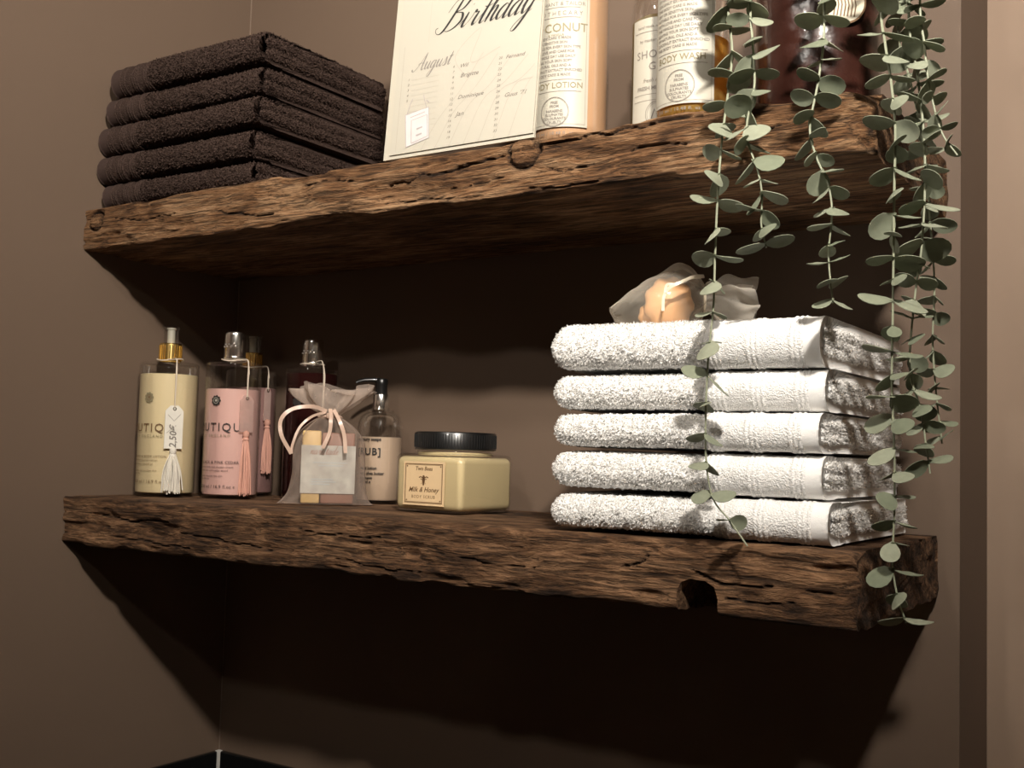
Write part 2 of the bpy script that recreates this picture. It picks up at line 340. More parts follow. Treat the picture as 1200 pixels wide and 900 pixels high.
class Print:                           # flat lettering gathered for one surface, in label coordinates (across, up)
    def __init__(s): s.V = []; s.F = []
    def add(s, vf, x=0, y=0):
        n = len(s.V); s.V += [(a+x, b+y) for a, b in vf[0]]; s.F += [tuple(i+n for i in f) for f in vf[1]]; return s
    def text(s, t, x, y, size, **k): return s.add(text2d(t, size, **k), x, y)
    def rect(s, x0, x1, y0, y1, n=1):
        V = []; F = []
        for i in range(n+1): V += [(x0+(x1-x0)*i/n, y0), (x0+(x1-x0)*i/n, y1)]
        for i in range(n): F.append((2*i, 2*i+2, 2*i+3, 2*i+1))
        return s.add((V, F))
    def frame(s, x0, x1, y0, y1, w):
        s.rect(x0, x1, y0, y0+w, 8); s.rect(x0, x1, y1-w, y1, 8); s.rect(x0, x0+w, y0+w, y1-w); return s.rect(x1-w, x1, y0+w, y1-w)
    def ring(s, cx, cy, r, w, n=36, sy=1):
        V = []; F = []
        for i in range(n):
            a = 2*PI*i/n; V += [(cx+r*math.cos(a), cy+r*math.sin(a)*sy), (cx+(r-w)*math.cos(a), cy+(r-w)*math.sin(a)*sy)]
        for i in range(n): j = (i+1) % n; F.append((2*i, 2*j, 2*j+1, 2*i+1))
        return s.add((V, F))
    def disc(s, cx, cy, r, n=20, sy=1, f=None):
        V = [(cx+r*(f(2*PI*i/n) if f else 1)*math.cos(2*PI*i/n), cy+r*(f(2*PI*i/n) if f else 1)*sy*math.sin(2*PI*i/n)) for i in range(n)]
        return s.add((V, [tuple(range(n))]))
    def line(s, pts, w):
        V = []; F = []; n = len(pts)
        for i, p in enumerate(pts):
            a = pts[max(i-1, 0)]; b = pts[min(i+1, n-1)]; dx, dy = b[0]-a[0], b[1]-a[1]; l = math.hypot(dx, dy) or 1
            V += [(p[0]-dy/l*w/2, p[1]+dx/l*w/2), (p[0]+dy/l*w/2, p[1]-dx/l*w/2)]
        for i in range(n-1): F.append((2*i, 2*i+1, 2*i+3, 2*i+2))
        return s.add((V, F))
    def cyl(s, name, r, m, parent):    # wrapped on a cylinder of radius r, 0 across = local -Y
        return mesh_obj(name, [(r*math.sin(a/r), -r*math.cos(a/r), b) for a, b in s.V], s.F, m, parent, False)
    def stretch(s, x0, k): s.V = [(x0+(a-x0)*k, b) for a, b in s.V]; return s
    def flat(s, name, y, m, parent):   # on a plane facing local -Y
        return mesh_obj(name, [(a, y, b) for a, b in s.V], s.F, m, parent, False)
def cyl_patch(name, r, a0, a1, z0, z1, m, parent, t=.0004, n=28):   # a label sheet with thickness wrapped on a cylinder (a = arc length)
    V = []; F = []
    for i in range(n+1):
        a = (a0+(a1-a0)*i/n)/r
        for rr in (r, r+t):
            for z in (z0, z1): V.append((rr*math.sin(a), -rr*math.cos(a), z))
    for i in range(n):
        k = 4*i; F += [(k+2, k+6, k+7, k+3), (k, k+1, k+5, k+4), (k+1, k+3, k+7, k+5), (k, k+4, k+6, k+2)]
    F += [(0, 2, 3, 1), (4*n, 4*n+1, 4*n+3, 4*n+2)]
    return mesh_obj(name, V, F, m, parent, True, angle=40)

# ------------------------------------------------------------------ the setting
def slab(name, x0, x1, y0, y1, z0, z1, m):
    o = MB().box(x0, x1, y0, y1, z0, z1).build(name, m, None, False); o['kind'] = 'structure'; return o
ZF, ZC = -1.42, .95
wl = slab('wall_left', -.10, 0, -2.7, .10, ZF, ZC, M_WALL); tag(wl, 'taupe painted wall on the left of the shelves')
wb = slab('wall_back', 0, 1.018, 0, .14, ZF, ZC, M_WALL); tag(wb, 'taupe painted wall behind the two wooden shelves')
wr = slab('wall_right', 1.018, 2.4, .14, .24, ZF, ZC, M_WALL2); tag(wr, 'lighter beige wall at the far right beyond the corner')
slab('wall_side', 2.4, 2.5, -2.7, .24, ZF, ZC, M_CEIL); slab('wall_front', -.1, 2.5, -2.8, -2.7, ZF, ZC, M_CEIL)
slab('floor', -.1, 2.5, -2.8, .24, ZF-.1, ZF, M_FLOOR); slab('ceiling', -.1, 2.5, -2.8, .24, ZC, ZC+.1, M_CEIL)
# black tiles under the shelves, first two courses, on both walls
ZT = -.372
def tile_mesh(sx, sy, sz, r=.0015):
    bm = bmesh.new(); bmesh.ops.create_cube(bm, size=1); bmesh.ops.scale(bm, vec=(sx, sy, sz), verts=bm.verts)
    bmesh.ops.bevel(bm, geom=bm.edges[:], offset=r, segments=1, affect='EDGES')
    me = bpy.data.meshes.new('tile'); bm.to_mesh(me); bm.free(); me.materials.append(M_TILE); return me
tm_b = tile_mesh(.198, .008, .098); tm_l = tile_mesh(.008, .198, .098)
for row in range(6):
    for k in range(5):
        o = put(bpy.data.objects.new('tile', tm_b), wb); o.location = (.109+.2*k, -.004, ZT-.049-.1*row)
    for k in range(7):
        o = put(bpy.data.objects.new('tile', tm_l), wl); o.location = (.004, -.109-.2*k, ZT-.049-.1*row)
MB().box(.0015, .0085, -.0085, -.0015, ZT-.6, ZT).build('corner_sealant', M_SEAL, wb, False)
sl = MB().box(0, .0012, -.0012, 0, ZT, ZC).build('corner_caulk', M_CAULK, wb, False)
# recessed lamps of the room (their light is set above)
M_HOUS = mat('white_lamp_trim', (.8, .78, .74), .4)
LN = ['white recessed ceiling lamp nearest the right-hand wall', 'white recessed ceiling lamp furthest from the shelves', 'white recessed ceiling lamp nearest the shelves']
for (loc, e, rad), lb in zip(LIGHTS, LN):
    t = thing('ceiling_lamp', lb, 'lamp', (loc[0], loc[1], ZC), 0, 'recessed ceiling lamps')
    MB().lathe([(.036, -.004), (.047, -.006), (.047, 0), (.036, 0), (.036, -.004)], 32, False, False).build('trim_ring', M_HOUS, t)

# ------------------------------------------------------------------ the shelves
def beam(name, Lx, D, T, m, seed, cracks, knots, chip, endchip):
    """weathered beam: x 0..Lx, y -D..0, z -T..0, loop runs round the y-z section"""
    nx = int(Lx/.0025); rc = .005
    loop = []      # (y,z,ny,nz)
    def seg(a, b, n, nrm):
        for i in range(n): t = (i+.5)/n; loop.append((a[0]+(b[0]-a[0])*t, a[1]+(b[1]-a[1])*t, *nrm))
    def arc(cy, cz, a0):
        for i in range(4): a = a0+(i+.5)/4*PI/2; loop.append((cy+rc*math.cos(a), cz+rc*math.sin(a), math.cos(a), math.sin(a)))
    seg((-D, -rc), (-D, -T+rc), int((T-2*rc)/.0016), (-1, 0)); arc(-D+rc, -T+rc, PI)
    seg((-D+rc, -T), (-.003, -T), 46, (0, -1)); seg((0, -T), (0, 0), 4, (1, 0)); seg((-.003, 0), (-D+rc, 0), 60, (0, 1)); arc(-D+rc, -rc, PI/2)
    A = np.array(loop); n = len(A); X = np.linspace(0, Lx, nx)
    P = np.zeros((nx, n, 3)); Nn = np.zeros((nx, n, 3))
    P[:, :, 0] = X[:, None]; P[:, :, 1] = A[None, :, 0]; P[:, :, 2] = A[None, :, 1]; Nn[:, :, 1] = A[None, :, 2]; Nn[:, :, 2] = A[None, :, 3]
    P = P.reshape(-1, 3); Nn = Nn.reshape(-1, 3)
    x, y, z = P[:, 0], P[:, 1], P[:, 2]
    back = np.clip(-y/.02, 0, 1); front = np.clip((-y-D+.03)/.03, 0, 1)
    g = vnoise(np.c_[x*5, y*45, z*45], seed)*.0016+vnoise(np.c_[x*14, y*130, z*170], seed+1)*.0012+vnoise(np.c_[x*45, y*300, z*420], seed+2)*.0006
    g = g+vnoise(np.c_[x*3, y*8, z*10], seed+3)*.0022
    gouge = vnoise(np.c_[x*16, y*60, z*75], seed+5); g -= np.clip(gouge-.25, 0, 1)*.009*front
    tear = vnoise(np.c_[x*34, y*90, z*150], seed+15); g -= np.clip(tear-.30, 0, 1)*.007*front
    top = np.clip((z+.012)/.012, 0, 1)*np.clip((-.003+(-0))/1+1, 0, 1)
    tp_ = (z > -.001) & (y > -D+.012); g = np.where(tp_, np.minimum(g*.25, .0003), g)          # planed top
    ck = np.zeros(len(P))
    for pts, wd, dp in cracks:
        pl = np.array([[c.x, c.y] for c in crom([(a, b, 0) for a, b in pts], 6)])
        jit = vnoise(np.c_[x*60, z*30, x*0], seed+8)*.0024+vnoise(np.c_[x*170, z*60, x*0], seed+18)*.0004; wd = wd*.78; dp = dp*.8
        d = np.full(len(P), 9.); tt = np.zeros(len(P)); ns = len(pl)-1
        for i in range(ns):
            a, b = pl[i], pl[i+1]; ab = b-a; l2 = (ab**2).sum()+1e-12
            t = np.clip(((x-a[0])*ab[0]+(z+jit-a[1])*ab[1])/l2, 0, 1)
            dd = np.hypot(x-a[0]-t*ab[0], z+jit-a[1]-t*ab[1]); mk = dd < d; d = np.where(mk, dd, d); tt = np.where(mk, (i+t)/ns, tt)
        ww = wd*(.35+.65*np.sin(np.clip(tt, 0.02, .98)*PI)**.5)
        k = np.clip(1.25-d/ww, 0, 1)*front*(np.abs(Nn[:, 1]) > .5); g -= dp*k; ck = np.maximum(ck, np.clip(k*1.15, 0, 1))
    for kx, kz, kr in knots:
        d = np.hypot((x-kx), (z-kz)*1.05)/kr; f = front*(Nn[:, 1] < -.5)
        g += f*(np.where(d < .86, .0022+.0007*np.sin(d*22), 0)-np.exp(-((d-1)/.13)**2)*.0045); ck = np.maximum(ck, f*np.exp(-((d-1)/.14)**2)*.9)
    g = g*np.where(y > -.004, 0, 1)
    P2 = P+Nn*g[:, None]
    # ragged lower front arris and worn ends
    low = np.clip(1-(z+T)/.016, 0, 1)*front
    ch = np.clip(vnoise(np.c_[x*9, x*0, x*0], seed+6)*.7+vnoise(np.c_[x*31, x*0, x*0], seed+7)*.5+.1, 0, 1)
    P2[:, 2] += low*ch*chip; P2[:, 1] += low*ch*chip*.7
    hi = np.clip(1+z/.01, 0, 1)*front; c2 = np.clip(vnoise(np.c_[x*14, x*0, x*0+5], seed+9)-.2, 0, 1)
    P2[:, 2] -= hi*c2*.004
    if endchip:
        e = np.clip((x-(Lx-endchip))/endchip, 0, 1); rn = np.clip(.55+vnoise(P*90, seed+10)*.5+vnoise(P*38, seed+11)*.35, 0, 1.3)
        P2[:, 1] += front*e**2*rn*endchip*.55*(P2[:, 1] < -D+.04); P2[:, 2] -= np.clip(1+z/.03, 0, 1)*front*e**3*endchip*.5
        ck = np.maximum(ck, front*np.clip(e*1.3-.2, 0, 1)*np.clip(vnoise(P*130, seed+12)*2.2-.5, 0, 1)*.9)
    # sawn ends: rings closing on the middle of the section
    V = [P2]; F = []
    idx = np.arange(nx*n).reshape(nx, n); a = idx[:-1]; b = idx[1:]
    Q = np.stack([a, np.roll(a, -1, 1), np.roll(b, -1, 1), b], -1).reshape(-1, 4)[:, ::-1]; F = [tuple(q) for q in Q.tolist()]
    CK = [ck]; base = nx*n
    for end in (0, 1):
        ring = P2.reshape(nx, n, 3)[-1 if end else 0]; prev = idx[-1 if end else 0]
        for s in (.93, .8, .6, .35):
            c = np.array([ring[0, 0], -D/2, -T/2]); R = ring.copy(); R[:, 2] = c[2]+(ring[:, 2]-c[2])*s; R[:, 1] = c[1]+(ring[:, 1]-c[1])*(1-(1-s)*T/D)
            R[:, 0] = c[0]+(vnoise(np.c_[R[:, 1]*60, R[:, 2]*120, R[:, 0]*0], seed+20)*.0025*(1 if end else 0))
            cur = np.arange(n)+base; base += n; V.append(R); CK.append(np.clip(vnoise(np.c_[R[:, 1]*40, R[:, 2]*160, R[:, 0]*0], seed+22)-.1, 0, 1))
            q = np.stack([prev, np.roll(prev, -1), np.roll(cur, -1), cur], -1)
            if end: q = q[:, ::-1]
            F += [tuple(t) for t in (q[:, ::-1] if False else q).tolist()]; prev = cur
        F.append(tuple(prev.tolist()) if not end else tuple(prev[::-1].tolist()))
    V = np.concatenate(V); CK = np.concatenate(CK)
    me = bpy.data.meshes.new(name); me.from_pydata(V.tolist(), [], F); me.update(); me.materials.append(m)
    at_ = me.attributes.new('crack', 'FLOAT', 'POINT'); at_.data.foreach_set('value', CK.astype(np.float32))
    bm = bmesh.new(); bm.from_mesh(me); bmesh.ops.recalc_face_normals(bm, faces=bm.faces); bm.to_mesh(me); bm.free()
    me.polygons.foreach_set('use_smooth', [True]*len(me.polygons)); me.set_sharp_from_angle(angle=math.radians(55))
    return put(bpy.data.objects.new(name, me))

ZU, TU, DU = .3715, .0565, .270
# cracks are (x, z) lines on the front face
up = thing('wooden_shelf', 'upper rustic beam shelf holding the dark towels and birthday calendar', 'shelf', (0.001, 0, ZU))
us = beam('beam', 1.004, DU, TU, M_WOOD_U, 3,
          [([(.50, -.027), (.56, -.022), (.62, -.017), (.655, -.012)], .0016, .006), ([(.69, -.010), (.73, -.008), (.80, -.006), (.86, -.006)], .0015, .006),
           ([(.585, -.036), (.62, -.038), (.65, -.036)], .0011, .004), ([(.70, -.033), (.725, -.037), (.75, -.034)], .0010, .004),
           ([(.79, -.027), (.82, -.026), (.845, -.029)], .0014, .005), ([(.24, -.030), (.29, -.037), (.34, -.041)], .0014, .004),
           ([(.06, -.020), (.12, -.026), (.18, -.024)], .0011, .004), ([(.50, -.045), (.56, -.047), (.60, -.049)], .0012, .004), ([(.68, -.050), (.72, -.052), (.76, -.049)], .0017, .006),
           ([(.38, -.015), (.42, -.012), (.46, -.017)], .0010, .004), ([(.87, -.020), (.90, -.024), (.94, -.022)], .0011, .004)],
          [(.673, -.0125, .017), (.022, -.020, .0125)], .007, .030)
us.parent = up
lo = thing('wooden_shelf', 'lower rustic beam shelf holding the toiletries and white towels', 'shelf', (0.001, 0, 0))
ls = beam('beam', .9965, .279, .0605, M_WOOD_L, 17,
          [([(.06, -.020), (.13, -.024), (.20, -.021)], .0014, .005), ([(.22, -.035), (.30, -.038), (.37, -.043)], .0014, .005), ([(.40, -.018), (.47, -.021), (.52, -.019)], .0012, .004),
           ([(.82, -.012), (.815, -.020), (.80, -.026), (.79, -.028)], .0012, .006), ([(.86, -.022), (.88, -.030), (.905, -.033), (.93, -.031)], .0015, .006),
           ([(.89, -.044), (.92, -.046), (.95, -.043)], .0012, .004), ([(.60, -.030), (.66, -.036), (.71, -.034)], .0011, .004), ([(.955, -.030), (.968, -.034), (.98, -.033)], .0010, .004),
           ([(.10, -.045), (.16, -.047), (.24, -.050)], .0014, .004), ([(.46, -.045), (.52, -.050), (.57, -.049)], .0013, .004)],
          [], .006, .010)
ls.parent = lo
# the old mortise cut through the lower front arris
hx = at(817, 700, -.279).x-.001
cm = MB(); V = []; hw, hb, ht = .0185, -.075, -.0375
prof = [(-hw, hb), (-hw, ht-.006), (-hw*.8, ht+.003), (-hw*.35, ht+.006), (hw*.4, ht+.005), (hw*.82, ht+.001), (hw, ht-.009), (hw, hb)]
for yy in (-.30, -.215): V += [(hx+a, yy, b) for a, b in prof]
nn = len(prof); cm.add(V, [tuple(range(nn))[::-1], tuple(range(nn, 2*nn))]+[(i, (i+1) % nn, nn+(i+1) % nn, nn+i) for i in range(nn)])
cut = cm.build('cutter', M_WOOD_L, None, False)
bm = bmesh.new(); bm.from_mesh(cut.data); bmesh.ops.recalc_face_normals(bm, faces=bm.faces); bm.to_mesh(cut.data); bm.free()
cut.parent = lo; md = ls.modifiers.new('b', 'BOOLEAN'); md.object = cut; md.operation = 'DIFFERENCE'; md.solver = 'EXACT'
bpy.context.view_layer.update()
dg = bpy.context.evaluated_depsgraph_get(); nm = bpy.data.meshes.new_from_object(ls.evaluated_get(dg)); ls.modifiers.clear()
if len(nm.polygons) > 1000: ls.data = nm
bpy.data.objects.remove(cut)

# ------------------------------------------------------------------ towels
def tufts(P, Q, keep, per_mm2, ln, wd, rs):
    """short bent loops of pile scattered over the quads Q (kept where keep) of the points P -> V, F"""
    Q = np.asarray(Q)[keep]; a, b, c, d = (P[Q[:, i]] for i in range(4))
    nr = np.cross(c-a, d-b); ar = np.linalg.norm(nr, axis=1)/2+1e-12
    n = int(ar.sum()*1e6*per_mm2); pk = rs.choice(len(Q), n, p=ar/ar.sum()); u, v = rs.random((2, n, 1))
    p0 = (a[pk]*(1-u)+b[pk]*u)*(1-v)+(d[pk]*(1-u)+c[pk]*u)*v; nn = nr[pk]/(2*ar[pk, None])
    r1 = rs.normal(size=(n, 3)); r1 -= nn*(r1*nn).sum(1, keepdims=True); r1 /= np.linalg.norm(r1, axis=1, keepdims=True); sd = np.cross(nn, r1)
    l = ln*rs.uniform(.6, 1.25, (n, 1)); w_ = wd*rs.uniform(.7, 1.3, (n, 1))
    m1 = p0+nn*l*.75+r1*l*.15; m2 = p0+nn*l*.95+r1*l*.6
    V = np.stack([p0-sd*w_*.5-nn*.0004, p0+sd*w_*.5-nn*.0004, m1-sd*w_*.5, m1+sd*w_*.5, m2-sd*w_*.3, m2+sd*w_*.3], 1).reshape(-1, 3)
    k = np.arange(n)[:, None]*6; F = np.concatenate([k+np.array([0, 1, 3, 2]), k+np.array([2, 3, 5, 4])])
    return V, F
def towel(label, group, loc, rz, Lx, W, Hh, seed, dark, flip, bands, plain, crown=False):
    """folded towel: x 0..Lx, y 0..W (rounded fold at y=0), z 0..Hh; the wrapped end shows its layers at x=Lx"""
    tw = thing('folded_towel', label, 'towel', loc, rz, group)
    mt, mbm = (M_DARK_T, M_DARK_B) if dark else (M_WHITE_T, M_WHITE_B)
    rs = np.random.default_rng(seed)
    t = Hh*(.20 if dark else .25); R = Hh/2
    # outer path, fine at the front
    path = []
    for s in np.linspace(1, 0, 26)**1.6: path.append((R*.9+s*(W-R*.9), 0, 0, -1, 0))
    for a in np.linspace(0, PI, 40)[1:-1]: path.append((R*.9-R*.9*math.sin(a), R-R*math.cos(a), -math.sin(a), -math.cos(a), 0))
    for s in np.linspace(0, 1, 90)**1.3: path.append((R*.9+s*(W-R*.9), Hh, 0, 1, 0))
    path += [(W, Hh-t, 0, -1, 1)]
    for s in np.linspace(1, 0, 8): path.append((R*.9+s*(W-R*.9), Hh-t, 0, -1, 1))
    for a in np.linspace(PI, 0, 12)[1:-1]: path.append((R*.9-(R-t)*math.sin(a), R-(R-t)*math.cos(a), math.sin(a), math.cos(a), 1))
    for s in np.linspace(0, 1, 8): path.append((R*.9+s*(W-R*.9), t, 0, 1, 1))
    A = np.array(path); n = len(A)
    def surf(xs, pile, ribs):
        m = len(xs); P = np.zeros((m, n, 3)); N3 = np.zeros((m, n, 3)); P[:, :, 0] = xs[:, None]; P[:, :, 1] = A[None, :, 0]; P[:, :, 2] = A[None, :, 1]
        N3[:, :, 1] = A[None, :, 2]; N3[:, :, 2] = A[None, :, 3]; P = P.reshape(-1, 3); N3 = N3.reshape(-1, 3); inn = np.tile(A[:, 4], m)
        x = P[:, 0].copy()
        d = rs.normal(0, 1, len(P))*pile*.42+vnoise(P*470, seed+1)*pile*.9+vnoise(P*150, seed+2)*pile*.35
        flat = (np.abs(N3[:, 2]) > .95) & (P[:, 1] > .035) & ((N3[:, 2] < 0) | (not crown))
        d = np.where(flat, -.0010+d*.15, d-pile*1.9*N3[:, 2]**2*np.where(crown & (N3[:, 2] > 0), 0, 1))
        for xr, wr_, hr in ribs: d += hr*np.exp(-((x-xr)/wr_)**2)
        d = np.where(inn > 0, d*.3, d)
        P = P+N3*d[:, None]
        # rounded far end and soft sag
        e = np.clip((.014-x)/.014, 0, 1); k = np.ones(len(x)) if dark else np.sqrt(np.clip(1-e**2.6, .16, 1))
        P[:, 2] = R+(P[:, 2]-R)*k; P[:, 1] = P[:, 1]+(1-k)*.012*np.clip(1-P[:, 1]/W*2, -1, 1)
        sag = vnoise(np.c_[x*9, P[:, 1]*9, x*0], seed+4)*.0008*np.clip(P[:, 2]/Hh, 0, 1)-.0008*np.clip(P[:, 2]/Hh, 0, 1)
        P[:, 2] += sag; P[:, 1] += vnoise(np.c_[x*8, P[:, 2]*14, x*0], seed+5)*.0018
        if flip: P[:, 0] = Lx-P[:, 0]
        return P, m
    def make(name, xs, pile, ribs, m_, closed):
        P, m = surf(xs, pile, ribs); idx = np.arange(m*n).reshape(m, n); a = idx[:-1]; b = idx[1:]
        Q = np.stack([a, b, np.roll(b, -1, 1), np.roll(a, -1, 1)], -1).reshape(-1, 4)
        if flip: Q = Q[:, ::-1]
        F = [tuple(q) for q in Q.tolist()]
        # end faces: strips between outer and inner path
        no = int((A[:, 4] == 0).sum())
        outer = list(range(no)); inner = list(range(n-1, no-1, -1))
        for ei in closed:
            base = (m-1)*n if ei else 0
            k = len(inner)
            for j in range(no-1):
                i0 = int(j*(k-1)/(no-1)); i1 = int((j+1)*(k-1)/(no-1))
                f = [base+outer[j], base+outer[j+1], base+inner[i1]]+([base+inner[i0]] if i0 != i1 else [])
                f = f if (bool(ei) != bool(flip)) else f[::-1]; F.append(tuple(f))
        o_ = mesh_obj(name, P, F, m_, tw)
        if name == 'terry_fold':
            cy = P[Q].mean(1); TV.append((P, Q, (cy[:, 1] < R*1.15) & (cy[:, 2] < Hh*(2 if crown else .86)) & (cy[:, 2] > Hh*.14) & (np.tile(A[:, 4], m-1) == 0) | ((cy[:, 2] > Hh-.003) & crown & (cy[:, 1] < .16))))
        return o_
    TV = []
    xb = Lx-bands
    step = .0013
    make('terry_fold', np.arange(0, xb+step*.5, (xb)/round(xb/step)), .0013, [], mt, [0])
    ribs = []
    for c in (.10, .50, .93):
        for j in range(3): ribs.append((xb+(bands-plain)*c+(j-1)*.0042, .0011, .0013))
    xs1 = np.arange(xb, Lx-plain+1e-6, (bands-plain)/round((bands-plain)/.0011))
    make('woven_band', xs1, .00035, ribs, mt, [])
    make('hem', np.linspace(Lx-plain, Lx, 8), .00012, [(Lx-.001, .0012, .0006)], mbm, [1])
    # the layers folded inside, soft rounded ends showing at x = Lx
    li = 2 if dark else 3
    gap = (Hh-2*t*.92)/li; no_y = 120; nxe = 14; ER = gap*.5
    for k in range(li):
        z0 = t*.92+gap*(k+.5); hw = gap*.60; xe = Lx+rs.uniform(.001, .0035)+(.002 if dark else 0)
        ys = np.linspace(R*.45, W-.002, no_y)
        th = np.linspace(0, PI/2, nxe-3); xs = np.concatenate([[.03, Lx*.5, xe-ER*1.4], xe-ER+ER*np.sin(th)]); ks = np.concatenate([[1, 1, 1], np.cos(th)])
        cs = np.concatenate([np.c_[ys, -np.ones(no_y)], np.c_[ys[::-1], np.ones(no_y)]]); nn = len(cs); V = []; F = []
        yy = cs[:, 0]
        for xv, kk in zip(xs, ks):
            wav = vnoise(np.c_[yy*24, yy*0+k*3.1, yy*0+.5], seed+9)*.0020
            thick = hw*(.95+.10*vnoise(np.c_[yy*60, yy*0+k, yy*0], seed+10))
            endr = np.sqrt(np.clip(1-np.clip((R*.45+.007-yy)/.007, 0, 1)**2, .02, 1))
            pl = (.0007 if dark else .0005) if xv > xe-ER*1.2 else 0
            zz = z0+wav+cs[:, 1]*thick*endr*max(kk, .02)+rs.normal(0, 1, nn)*pl*.6
            V.append(np.c_[np.full(nn, xv)+rs.normal(0, 1, nn)*pl*.7+vnoise(np.c_[yy*30, zz*0, yy*0], seed+k)*.0015*(pl > 0), yy+rs.normal(0, 1, nn)*pl*.4, zz])
        V = np.concatenate(V); mx = len(xs)
        for i in range(mx-1):
            for j in range(nn): j2 = (j+1) % nn; F.append((i*nn+j, i*nn+j2, (i+1)*nn+j2, (i+1)*nn+j))
        if flip and not dark: V[:, 0] = Lx-V[:, 0]; F = [f[::-1] for f in F]
        mesh_obj('inner_fold', V, F, mt, tw)
        Q = np.array(F); cx = V[Q].mean(1)[:, 0]; TV.append((V, Q, (cx > xe-ER*.75)))
    VV = []; FF = []; nb = 0
    for P, Q, kp in TV:
        v_, f_ = tufts(P, Q, kp, .42, .0020, .0010, rs); VV.append(v_); FF.append(f_+nb); nb += len(v_)
    tag(mesh_obj('terry_pile', np.concatenate(VV), np.concatenate(FF).tolist(), M_DARK_P if dark else M_WHITE_P, tw), kind='stuff')
    return tw
ORD = ['bottom towel of the white stack, resting on the lower shelf', 'second white towel from the bottom of the white stack', 'middle towel of the five stacked white towels',
       'fourth white towel up, just below the top white towel', 'top white towel of the stack, under the organza pouch']
zs = [0.002, .0385, .076, .110, .146]; hs = [.0352, .0370, .0338, .0358, .043]
for i in range(5):
    towel('fluffy '+ORD[i], 'white towels on the lower shelf', (.711+(.004, .003, .003, .001, .001)[i], -.272+(.0, .002, .001, .004, -.001)[i], zs[i]), (.0, .012, -.008, .01, -.006)[i],
          (.258, .252, .251, .256, .254)[i], .245, hs[i], 100+i*31, False, False, .100, .014, i == 4)
ORD = ['bottom towel of the dark brown stack, resting on the upper shelf', 'second dark brown towel from the bottom of the dark stack', 'middle towel of the five stacked dark brown towels',
       'fourth dark brown towel up, just below the topmost dark one', 'topmost dark brown towel in the stack by the left wall']
zs = [0.0015, .034, .0725, .111, .148]; hs = [.0322, .0382, .0382, .0366, .040]
DX = [(.012, .285), (.004, .283), (.004, .293), (.014, .291), (.020, .292)]
def dark_towel(i): 
    x0, x1 = DX[i]
    return towel('plush '+ORD[i], 'dark brown towels on the upper shelf', (x0, -.256+(.004, 0, -.001, .002, .003)[i], ZU+zs[i]), (.0, .004, -.006, .008, .0)[i],
          x1-x0, .225, hs[i], 400+i*37, True, True, .075, .018, i == 4)
for i in range(5): dark_towel(i)

# ------------------------------------------------------------------ tassel tags
def tassel_tag(label, root, rad, ang, z_tie, z_top, z_mid, z_bot, wt, tagm, thm, tie_r, writing=None, clear=False):
    """tag and tassel tied round a bottle neck: hangs along the bottle side at angle ang (0 = world -Y, + to +X)"""
    t = thing('tassel_tag', label, 'tag', root, ang, 'tassel tags tied to the bottles')
    yo = -(rad+.003)
    c = MB()
    c.tube([(tie_r*math.sin(2*PI*k/24), -tie_r*math.cos(2*PI*k/24), z_tie+.0015*math.sin(2*PI*k/24*2)) for k in range(25)], .0009, 6)
    c.tube(crom([(0.004, -tie_r, z_tie), (.003, -tie_r-.008, z_tie-.0005), (.001, yo*.93, z_tie-.002), (0, yo-.0005, z_tie-.014), (0, yo, (z_tie+z_top)/2), (0, yo-.0005, z_top-.003)], 6), .0008, 6)
    c.tube(crom([(-.006, -tie_r*.95, z_tie), (-.002, -tie_r-.008, z_tie-.0005), (0, yo*.92, z_tie-.001), (.0008, yo-.001, z_tie-.016), (.0008, yo, (z_tie+z_top)/2-.002), (0, yo-.0008, z_top-.003)], 6), .0007, 6)
    c.build('cord', M_CORD, t)
    hw = wt/2; pr = [(-hw, z_mid), (hw, z_mid), (hw, z_top-.007), (hw*.45, z_top), (-hw*.45, z_top), (-hw, z_top-.007)]
    V = [(a, yo-.0006, b) for a, b in pr]+[(a, yo+.0004, b) for a, b in pr]; n = len(pr)
    tg = mesh_obj('tag', V, [tuple(range(n)), tuple(range(2*n-1, n-1, -1))]+[(i, n+i, n+(i+1) % n, (i+1) % n) for i in range(n)], tagm, t, False)
    if writing:
        P = Print(); vf = text2d(writing, .0125, shear=.15, align='CENTER', bold=.0002)
        P.add(([(-b, a) for a, b in vf[0]], vf[1]), .0035, (z_top+z_mid)/2-.012)
        P.line([(-hw*.7, z_top-.012), (0, z_top-.02), (hw*.7, z_top-.011)], .0006); P.line([(-hw*.8, z_mid+.02), (-hw*.2, z_mid+.026), (0, z_mid+.02)], .0005)
        P.flat('handwriting', yo-.0009, M_TEXTG, tg)
    ey = MB().lathe([(.0011, -.0004), (.0024, -.0004), (.0024, .0004), (.0011, .0004), (.0011, -.0004)], 12, False, False).build('eyelet', M_CHROME, tg); ey.rotation_euler = (PI/2, 0, 0); ey.location = (0, yo-.0008, z_top-.004)
    kb = MB(); kb.lathe([(.0012, z_mid+.002), (.0042, z_mid), (.0046, z_mid-.004), (.0030, z_mid-.007), (.0045, z_mid-.010)], 14, c=(0, yo-.002)); kb.build('knot', thm, t)
    ts = MB(); rr = random.Random(int(z_top*1e5)+len(label))
    for k in range(60 if thm is M_TASSELW else 42):
        a = rr.uniform(0, 2*PI); q = rr.uniform(.2, 1)**.5; x0, y0 = .003*q*math.cos(a), .003*q*math.sin(a); sp = rr.uniform(1.4, 3.2)*(1.45 if thm is M_TASSELW else 1)
        ym = min(yo-.002+y0*sp, yo+.001); ln = z_bot+rr.uniform(0, .006)
        ts.tube(crom([(x0, yo-.002+y0*.6, z_mid-.006), (x0*sp*.9+rr.uniform(-.001, .001), ym, (z_mid+z_bot)/2), (x0*sp*1.1+rr.uniform(-.0015, .0015), ym, ln)], 4), .0008, 4)
    tag(ts.build('tassel', thm, t))
    return t

